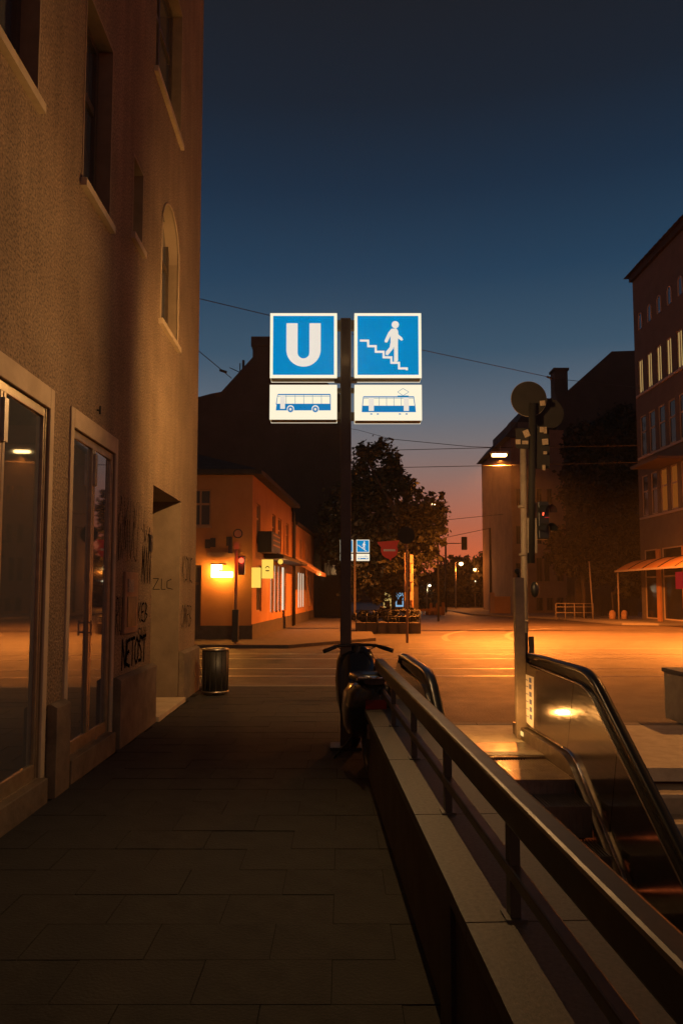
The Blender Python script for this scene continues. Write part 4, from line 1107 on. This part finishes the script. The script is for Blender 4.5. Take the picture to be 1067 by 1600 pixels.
tree('big leafy tree behind the sign pole, one side lit by a hidden lamp', (b.x, 42, 0), 4.0, .28,
     [(585, 735, 42, 1.5), (560, 790, 50, 2), (615, 760, 34, 1), (600, 830, 55, 2), (590, 860, 50, 2.5), (650, 800, 36, -1), (672, 815, 28, -.5), (680, 780, 14, -.5), (640, 860, 46, 0), (575, 880, 48, 2), (540, 840, 40, 2), (600, 905, 38, 2), (668, 855, 26, 0), (622, 712, 14, 0), (565, 705, 12, 0)], 42, 42000, .15, M['leaf'], 3)
lp = at(683, 788, 43.2); 
TL = thing('street_lamp', 'street lamp half hidden in the right side of the big tree', 'street lamp', (lp.x, 43.2, Z0))
MB().tube([(0, 0, 0), (0, 0, lp.z + .2)], .06, 8).build('pole', M['rail_dark'], TL)
MB().box(-.35, .35, -.12, .12, lp.z + .15, lp.z + .25).build('lamp_head', M['rail_dark'], TL)
MB().box(-.3, .3, -.1, .1, lp.z + .08, lp.z + .148).build('lamp_glass', E_['sodium'], TL)
lamp('lamp_light', 'POINT', (lp.x, 42.9, lp.z - .15), SODIUM, 150, TL, .0)
b = at(905, 958, 48)
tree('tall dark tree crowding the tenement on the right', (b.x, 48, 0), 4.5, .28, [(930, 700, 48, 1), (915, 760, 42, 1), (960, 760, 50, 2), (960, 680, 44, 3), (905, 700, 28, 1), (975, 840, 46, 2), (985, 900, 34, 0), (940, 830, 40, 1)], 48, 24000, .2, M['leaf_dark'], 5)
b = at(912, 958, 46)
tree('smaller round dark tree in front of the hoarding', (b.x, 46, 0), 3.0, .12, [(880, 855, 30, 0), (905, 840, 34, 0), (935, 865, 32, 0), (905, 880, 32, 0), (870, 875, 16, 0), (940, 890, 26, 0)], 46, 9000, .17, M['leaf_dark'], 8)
b = at(985, 962, 42)
tree('thin leafy shrub left of the office canopy', (b.x, 44.8, 0), 1.6, .06, [(978, 900, 12, 2), (985, 915, 12, 2), (975, 925, 10, 2)], 43, 900, .12, M['leaf'], 11)
hz = [(735, 908, 36, 90, 'far dark trees on the left of the avenue'), (698, 905, 32, 80, 'rounded dark tree nearest the big tree'), (783, 884, 34, 74, 'dark tree beside the tenement edge'), (757, 905, 30, 98, 'low tree beneath the far street lamps'), (672, 925, 26, 84, 'dense tree behind the pale bollards'),
      (770, 900, 30, 84, 'bushy tree below the trackside mast'), (790, 870, 16, 76, 'pointed treetop rising beside the tenement'), (716, 885, 14, 96, 'small treetop behind the orange lamps'), (742, 905, 18, 108, 'faint farthest tree at the vanishing point'), (645, 935, 26, 70, 'low dark tree behind the lit poster cases')]
for i, (u, v, r, Y, lab) in enumerate(hz):
    b = at(u, 945, Y)
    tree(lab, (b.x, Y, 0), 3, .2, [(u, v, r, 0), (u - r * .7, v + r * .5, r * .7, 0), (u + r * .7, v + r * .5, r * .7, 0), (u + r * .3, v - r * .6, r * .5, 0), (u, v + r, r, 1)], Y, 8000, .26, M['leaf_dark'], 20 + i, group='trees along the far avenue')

# low wooded rise at the end of the avenue
hl = MB(); n = 40; rn = random.Random(4); tp = [(-60 + 4 * i, 4.2 + 1.3 * rn.random() + (1.5 if i % 7 == 0 else 0)) for i in range(n)]
hl.prism([(-60, 0)] + tp + [(96, 0)], 130, 150, 'y'); tag(hl.build('hill', M['leaf_dark']), kind='structure')

# ------------------------------------------------------------------ planter island, kiosk lights, poles, signs in the middle
a = at(556, 984, 30.5); b = at(656, 984, 30.5)
PI_ = thing('planter', 'long low planter with dark shrubs behind the sign pole', 'planter', ((a.x + b.x) / 2, 31.2, Z0))
hw = (b.x - a.x) / 2
MB().box(-hw, hw, -.7, .7, 0, .45).build('trough', M['dark_plinth'], PI_, bevel=.03)
rn = random.Random(9)
put(leaf_mesh([(-hw + .25 + i * (2 * hw - .5) / 6, 0, .62 + rn.uniform(-.05, .15), .38) for i in range(7)], 5000, .075, 'shrubs', M['leaf_dark'], 31), 'shrubs', PI_)['kind'] = 'stuff'
m = MB()
for z in (.95, .7): m.tube([(-hw, -.8, z), (hw, -.8, z)], .022, 6)
for i in range(7): m.tube([(-hw + i * hw / 3, -.8, 0), (-hw + i * hw / 3, -.8, .95)], .02, 6)
m.build('guard_rail', M['rail_dark'], PI_)
def lit_case(u0, v0, u1, v1, Y, m_, lab):
    a = at(u0, v1, Y); b = at(u1, v0, Y)
    T = thing('poster_case', lab, 'poster case', (a.x, Y, 0))
    w, h = b.x - a.x, b.z - a.z
    MB().box(-.06, w + .06, 0, .12, a.z - .1, b.z + .1).box(w * .1, w * .2, .02, .1, Z0, a.z - .1).box(w * .8, w * .9, .02, .1, Z0, a.z - .1).build('case', M['black'], T)
    MB().box(0, w, -.012, -.002, a.z, b.z).build('poster', m_, T)
    MB().box(w * .15, w * .85, -.02, -.014, a.z + h * .1, a.z + h * .45).build('poster_picture', M['dark_plinth'], T)
    return T
lit_case(599, 925, 611, 950, 50, E_['poster_yel'], 'lit yellow poster case beyond the planter')
lit_case(618, 922, 630, 948, 50, E_['poster_blue'], 'lit blue-white poster case beyond the planter')
# no entry sign on its post
p = at(636, 998, 25); zt = at(636, 832, 25).z
NE = thing('no_entry_sign', 'red no-entry disc over a red triangle on a slim post', 'road sign', (p.x, 25, Z0))
MB().tube([(0, 0, 0), (0, 0, zt + .1)], .04, 10).build('post', M['ochre_trim'], NE)
c = at(608, 860, 25); cx, cz = c.x - p.x, c.z - Z0
MB().prism([(cx - .42, cz + .28), (cx + .34, cz + .34), (cx + .04, cz - .36)], -.07, -.06, 'y').build('triangle_plate', M['red'], NE)
MB().disc((cx, -.085, cz), .285, .02, 'y', 36).build('disc', M['red'], NE)
MB().box(cx - .2, cx + .2, -.104, -.097, cz - .035, cz + .035).build('white_bar', M['white'], NE)
MB().tube([(cx, -.05, cz + .02), (0, -.03, cz + .02)], .015, 6).build('arm', M['rail_dark'], NE)
MB().disc((-.02, -.06, zt + .0), .29, .02, 'y', 36).build('round_plate', M['signback'], NE)
for (u, v0, v1, Y, lab, ww) in ((634, 868, 952, 34, 'orange-lit slim pole before the big tree', .07), (643, 866, 952, 36, 'orange-lit pole with pasted bills right of the slim one', .09)):
    p = at(u, v1, Y); zt = at(u, v0, Y).z
    T = thing('pole', lab, 'pole', (p.x, Y, Z0))
    MB().tube([(0, 0, 0), (0, 0, zt)], ww, 12).build('shaft', M['ochre_trim'], T)
    for k in range(3): MB().box(-ww * .9, ww * .9, -ww - .03, -ww - .02, 1.3 + k * .9, 1.7 + k * .9).build('pasted_bill', M['sticker'], T)
# left signal with small round sign, in front of the ochre house
p = at(368, 1004, 23.3)
LS = thing('traffic_light', 'slim traffic light showing red in front of the ochre house', 'traffic light', (p.x, 23.3, 0))
def lsp(u, v): q = at(u, v, 23.3); return q.x - p.x, q.z
x, z = lsp(370, 850)
MB().tube([(0, 0, 0), (x * .5, 0, z)], .05, 10).build('mast', M['ochre_trim'], LS)
x, z = lsp(368, 975); MB().box(-.1, .09, -.1, .08, 0.05, z + .45).build('cabinet', M['rail_dark'], LS, bevel=.01)
x, z = lsp(372.5, 834); dsc = MB().disc((x, -.07, z), .15, .02, 'y', 28).build('round_sign', M['rail_dark'], LS); MB().disc((x, -.085, z), .115, .008, 'y', 28).build('sign_face', M['ochre_trim'], dsc)
x, z = lsp(371, 852); MB().box(x - .09, x + .07, -.08, -.06, z - .12, z + .1).build('supplementary_plate', M['ochre_trim'], LS)
x, z = lsp(378, 882); h_ = MB().box(x - .1, x + .1, -.12, .1, z - .33, z + .27).build('signal_head', M['black'], LS, bevel=.02)
MB().disc((x, -.125, z + .12), .085, .008, 'y', 20).build('red_lens', E_['redlamp'], h_)
MB().disc((x, -.125, z - .12), .075, .008, 'y', 20).build('dark_lens', M['black'], h_)
lamp('red_glow', 'POINT', (p.x + x, 22.9, z + .12), (1, .05, .02), 12, LS, 0)
x, z = lsp(360, 850); MB().box(x - .06, x + .06, -.02, .1, z - .3, z + .22).build('side_signal', M['black'], LS, bevel=.02)
# overhanging signal arm right of the tree
p = at(697, 957, 62)
SA = thing('signal_gantry', 'traffic light hanging from a thin arm out of the big tree', 'traffic light', (p.x, 62, Z0))
q = at(721, 849, 62); q2 = at(725, 849, 62)
MB().tube([(0, 0, 0), (0, 0, q.z + .1)], .08, 8).tube([(0, 0, q.z + .1), (q.x - p.x, 0, q.z + .1)], .04, 6).build('mast', M['rail_dark'], SA)
MB().box(q2.x - p.x - .24, q2.x - p.x + .24, -.1, .1, q2.z - .45, q2.z + .65).build('signal_head', M['signback'], SA, bevel=.05)
for k in range(3): MB().disc((q2.x - p.x, .12, q2.z - .2 + k * .32), .11, .04, 'y', 14).build('lens', M['black'], SA)
p = at(767, 957, 60); q = at(767, 823, 60)
TM = thing('trackside_mast', 'thin mast holding the overhead wires left of the tenement', 'mast', (p.x, 60, Z0))
MB().tube([(0, 0, 0), (0, 0, q.z)], .1, 8, rr=[.12, .08]).build('mast', M['rail_dark'], TM); MB().box(-.12, .12, -.12, .12, 0, .5).build('foot', M['rail_dark'], TM)
# far street lamps
def street_lamp(u, v, Y, m_, power, lab, col=SODIUM, arm=-.7, r=.16, grp='small lit lamps along the far avenue'):
    p = at(u, v, Y)
    T = thing('street_lamp', lab, 'street lamp', (p.x - arm, Y, Z0), group=grp)
    zt = p.z - Z0
    MB().tube([(0, 0, 0), (0, 0, zt + .1), (arm * .6, 0, zt + .28), (arm, 0, zt + .2)], .05, 6, rr=[.08, .06, .04, .03]).build('pole', M['galv'], T)
    MB().ball((arm, 0, zt + .22), r * 1.1, 10, .45).build('lamp_hood', M['rail_dark'], T)
    MB().ball((arm, 0, zt), r, 12, .8).build('lamp_globe', m_, T)
    if power: lamp('lamp_light', 'POINT', (p.x, Y - .0, p.z - .35), col, power, T, 0)
    return T
street_lamp(720, 881, 72, E_['sodium'], 900, 'brightest orange lamp at the head of the far avenue', arm=.55, r=.2)
street_lamp(742, 890, 84, E_['sodium'], 500, 'second orange lamp, right of the brightest one', arm=-.4, r=.2)
street_lamp(703, 903, 96, E_['sodium_far'], 300, 'dim orange lamp low among the trees', arm=.5, r=.22)
street_lamp(743, 908, 80, E_['whitelamp'], 0, 'pale lamp on a thin post below the orange pair', arm=.1, r=.13)
street_lamp(671, 915, 66, E_['whitelamp'], 60, 'pale lamp on a short post left of the avenue', (1, .8, .5), arm=.25, r=.13)
street_lamp(727, 912, 104, E_['sodium_far'], 0, 'tiny orange lamp between the pale lamp and the dim low one', arm=.3, r=.2)
street_lamp(688, 917, 90, E_['sodium_far'], 0, 'tiny orange lamp just right of the short pale lamp', arm=.3, r=.15)
# hanging lamp over the crossing: the big one
CLY = 33.0
p = at(781, 711, CLY)
HL = thing('hanging_lamp', 'bright orange lamp hung on a cable above the crossing', 'street lamp', (p.x, CLY, p.z))
MB().box(-.42, .34, -.14, .14, .05, .16).tube([(0, 0, .16), (0, 0, .42)], .02, 6).build('lamp_head', M['galv'], HL, bevel=.03)
MB().box(-.36, .28, -.11, .11, -.07, .048).build('lamp_glass', E_['sodium'], HL, bevel=.03)
lamp('lamp_light', 'SPOT', (p.x, CLY, p.z - .22), (1, .25, .03), 28000, HL, .0, spot=158, blend=.7)
# its twin over the near carriageway, to the right of the frame
def mast_lamp(x, y, z, power, lab, arm, cone, col=SODIUM, bl=.25):
    T = thing('street_lamp', lab, 'street lamp', (x, y, Z0))
    MB().tube([(0, 0, 0), (0, 0, z)], .08, 10, rr=[.1, .06]).tube([(0, 0, z), (arm, 0, z + .25)], .035, 8).build('pole', M['galv'], T)
    MB().box(arm - .35, arm + .3, -.13, .13, z + .2, z + .32).build('lamp_head', M['galv'], T, bevel=.03)
    MB().box(arm - .28, arm + .24, -.1, .1, z + .13, z + .198).build('lamp_glass', E_['sodium'], T)
    lamp('lamp_light', 'SPOT', (x + arm, y, z - .1), col, power, T, .0, spot=cone, blend=bl)
mast_lamp(11.2, 14.5, 8.2, 3600, 'tall street lamp on the pavement right of the photo', -1.2, 120, (1, .37, .08))
mast_lamp(16.6, 27.5, 8.2, 48000, 'farther street lamp by the right-hand pavement', -1.2, 136, SODIUM, .7)

mast_lamp(14.5, -6, 8.2, 1500, 'unseen street lamp added behind the viewer to brighten the entrance post', -1.2, 150, (1, .5, .17))  # unseen lamp, added to warm the camera-facing side of the entrance post
# pale bollards by the far avenue
for u, h_, lab in ((673, .9, 'second pale bollard from the left end of the row'), (678, .55, 'short pale bollard third from the left in the row'), (683, .9, 'taller pale bollard in the middle of the row'), (688, .6, 'short pale bollard next to last on the right of the row'), (692, .95, 'tallest pale bollard, at the right end of the row'), (667, .5, 'lowest pale bollard, at the left end of the row')):
    p = at(u, 957, 56)
    T = thing('bollard', lab, 'bollard', (p.x, 56, Z0), group='pale bollards at the mouth of the far avenue')
    MB().tube([(0, 0, 0), (0, 0, h_ - .1), (0, 0, h_)], .13, 10, rr=[.13, .12, .06]).build('shaft', M['orange_wall'], T)
for i, (x, y) in enumerate(((4.0, 57), )):
    pass
BR = thing('barrier', 'low orange-lit barrier rail beside the pale bollards', 'barrier', (at(652, 957, 55).x, 55, Z0))
m = MB(); 
for k in range(5): m.box(k * .42, k * .42 + .08, 0, .08, 0, .5)
m.build('post', M['orange_wall'], BR); MB().box(0, 1.76, -.04, 0, .3, .46).build('rail', M['orange_wall'], BR)

# ------------------------------------------------------------------ overhead wires
def wire(label, pts, r=.012, sag=.0, nodes=()):
    m = MB(); P = []
    for i in range(len(pts) - 1):
        a = Vector(pts[i]); b = Vector(pts[i + 1]); K = 12
        for k in range(K + (1 if i == len(pts) - 2 else 0)):
            t = k / K; q = a.lerp(b, t); q.z -= sag * 4 * t * (1 - t); P.append(q)
    m.tube(P, r, 5)
    if nodes:
        T = thing('overhead_wire', label, 'wire', pts[0])
        m.v = [tuple(Vector(q) - Vector(pts[0])) for q in m.v]
        m.build('cable', M['wire'], T)
        for c in nodes:
            MB().tube([Vector(c) - Vector(pts[0]) + Vector((-r * 9, 0, r * 3)), Vector(c) - Vector(pts[0]) + Vector((r * 9, 0, -r * 3))], r * 3.5, 8).build('insulator', M['wire'], T)
        return T
    o = m.build('overhead_wire', M['wire']); tag(o, label, 'wire'); return o
w = lambda u, v, Y: at(u, v, Y)
wire('long span wire passing behind the top of the big sign', [w(150, 428, 22), w(418, 492, 26), w(660, 547, 30), w(870, 592, 34), w(1000, 606, 40)], .014, 0, [w(858, 590, 33.8)])
wire('short span wire with insulator above the gabled house roof', [w(200, 455, 20), w(308, 546, 24), w(362, 591, 27)], .014, .0, [w(349, 580, 26.3)])
wire('upper trolley wire between the big tree and the hanging lamp', [w(540, 715, 40), w(611, 686, 34), w(735, 698, 33), w(800, 700, 33)], .014, .0, [w(611, 686, 34)])
wire('steeper stay wire rising left of the upper trolley wire', [w(611, 686, 34), w(560, 672, 36), w(380, 640, 40)], .010)
wire('middle trolley wire that carries the hanging lamp', [w(540, 712, 33), w(625, 703, 33), w(770, 699.5, 33), w(1000, 696, 33)], .015)
wire('lower trolley wire crossing below the hanging lamp', [w(540, 732, 33), w(800, 727, 33), w(1000, 722, 33)], .015)
wire('faint far wire meeting the tenement halfway up', [w(600, 822, 60), w(700, 812, 60), w(800, 802, 60)], .022)
wire('faint wire running to the thin trackside mast', [w(600, 856, 60), w(690, 841, 60), w(767, 825, 60)], .022)
wire('thin vertical stay beside the second chimney', [w(858, 590, 34), w(866, 612, 34)], .010)

# ------------------------------------------------------------------ thin haze volume, added for lamp glow and lifted blacks
hz_ = MB().box(-70, 110, -8, 165, -4.6, 27)
hm_ = bpy.data.materials.new('glow_haze'); hm_.use_nodes = True; n = hm_.node_tree; n.nodes.clear()
pv = n.nodes.new('ShaderNodeVolumePrincipled'); ou = n.nodes.new('ShaderNodeOutputMaterial')
pv.inputs['Color'].default_value = (.9, .88, .85, 1); pv.inputs['Density'].default_value = .0004; pv.inputs['Anisotropy'].default_value = .45
n.links.new(pv.outputs[0], ou.inputs['Volume'])
ho = hz_.build('haze', hm_); ho['kind'] = 'stuff'
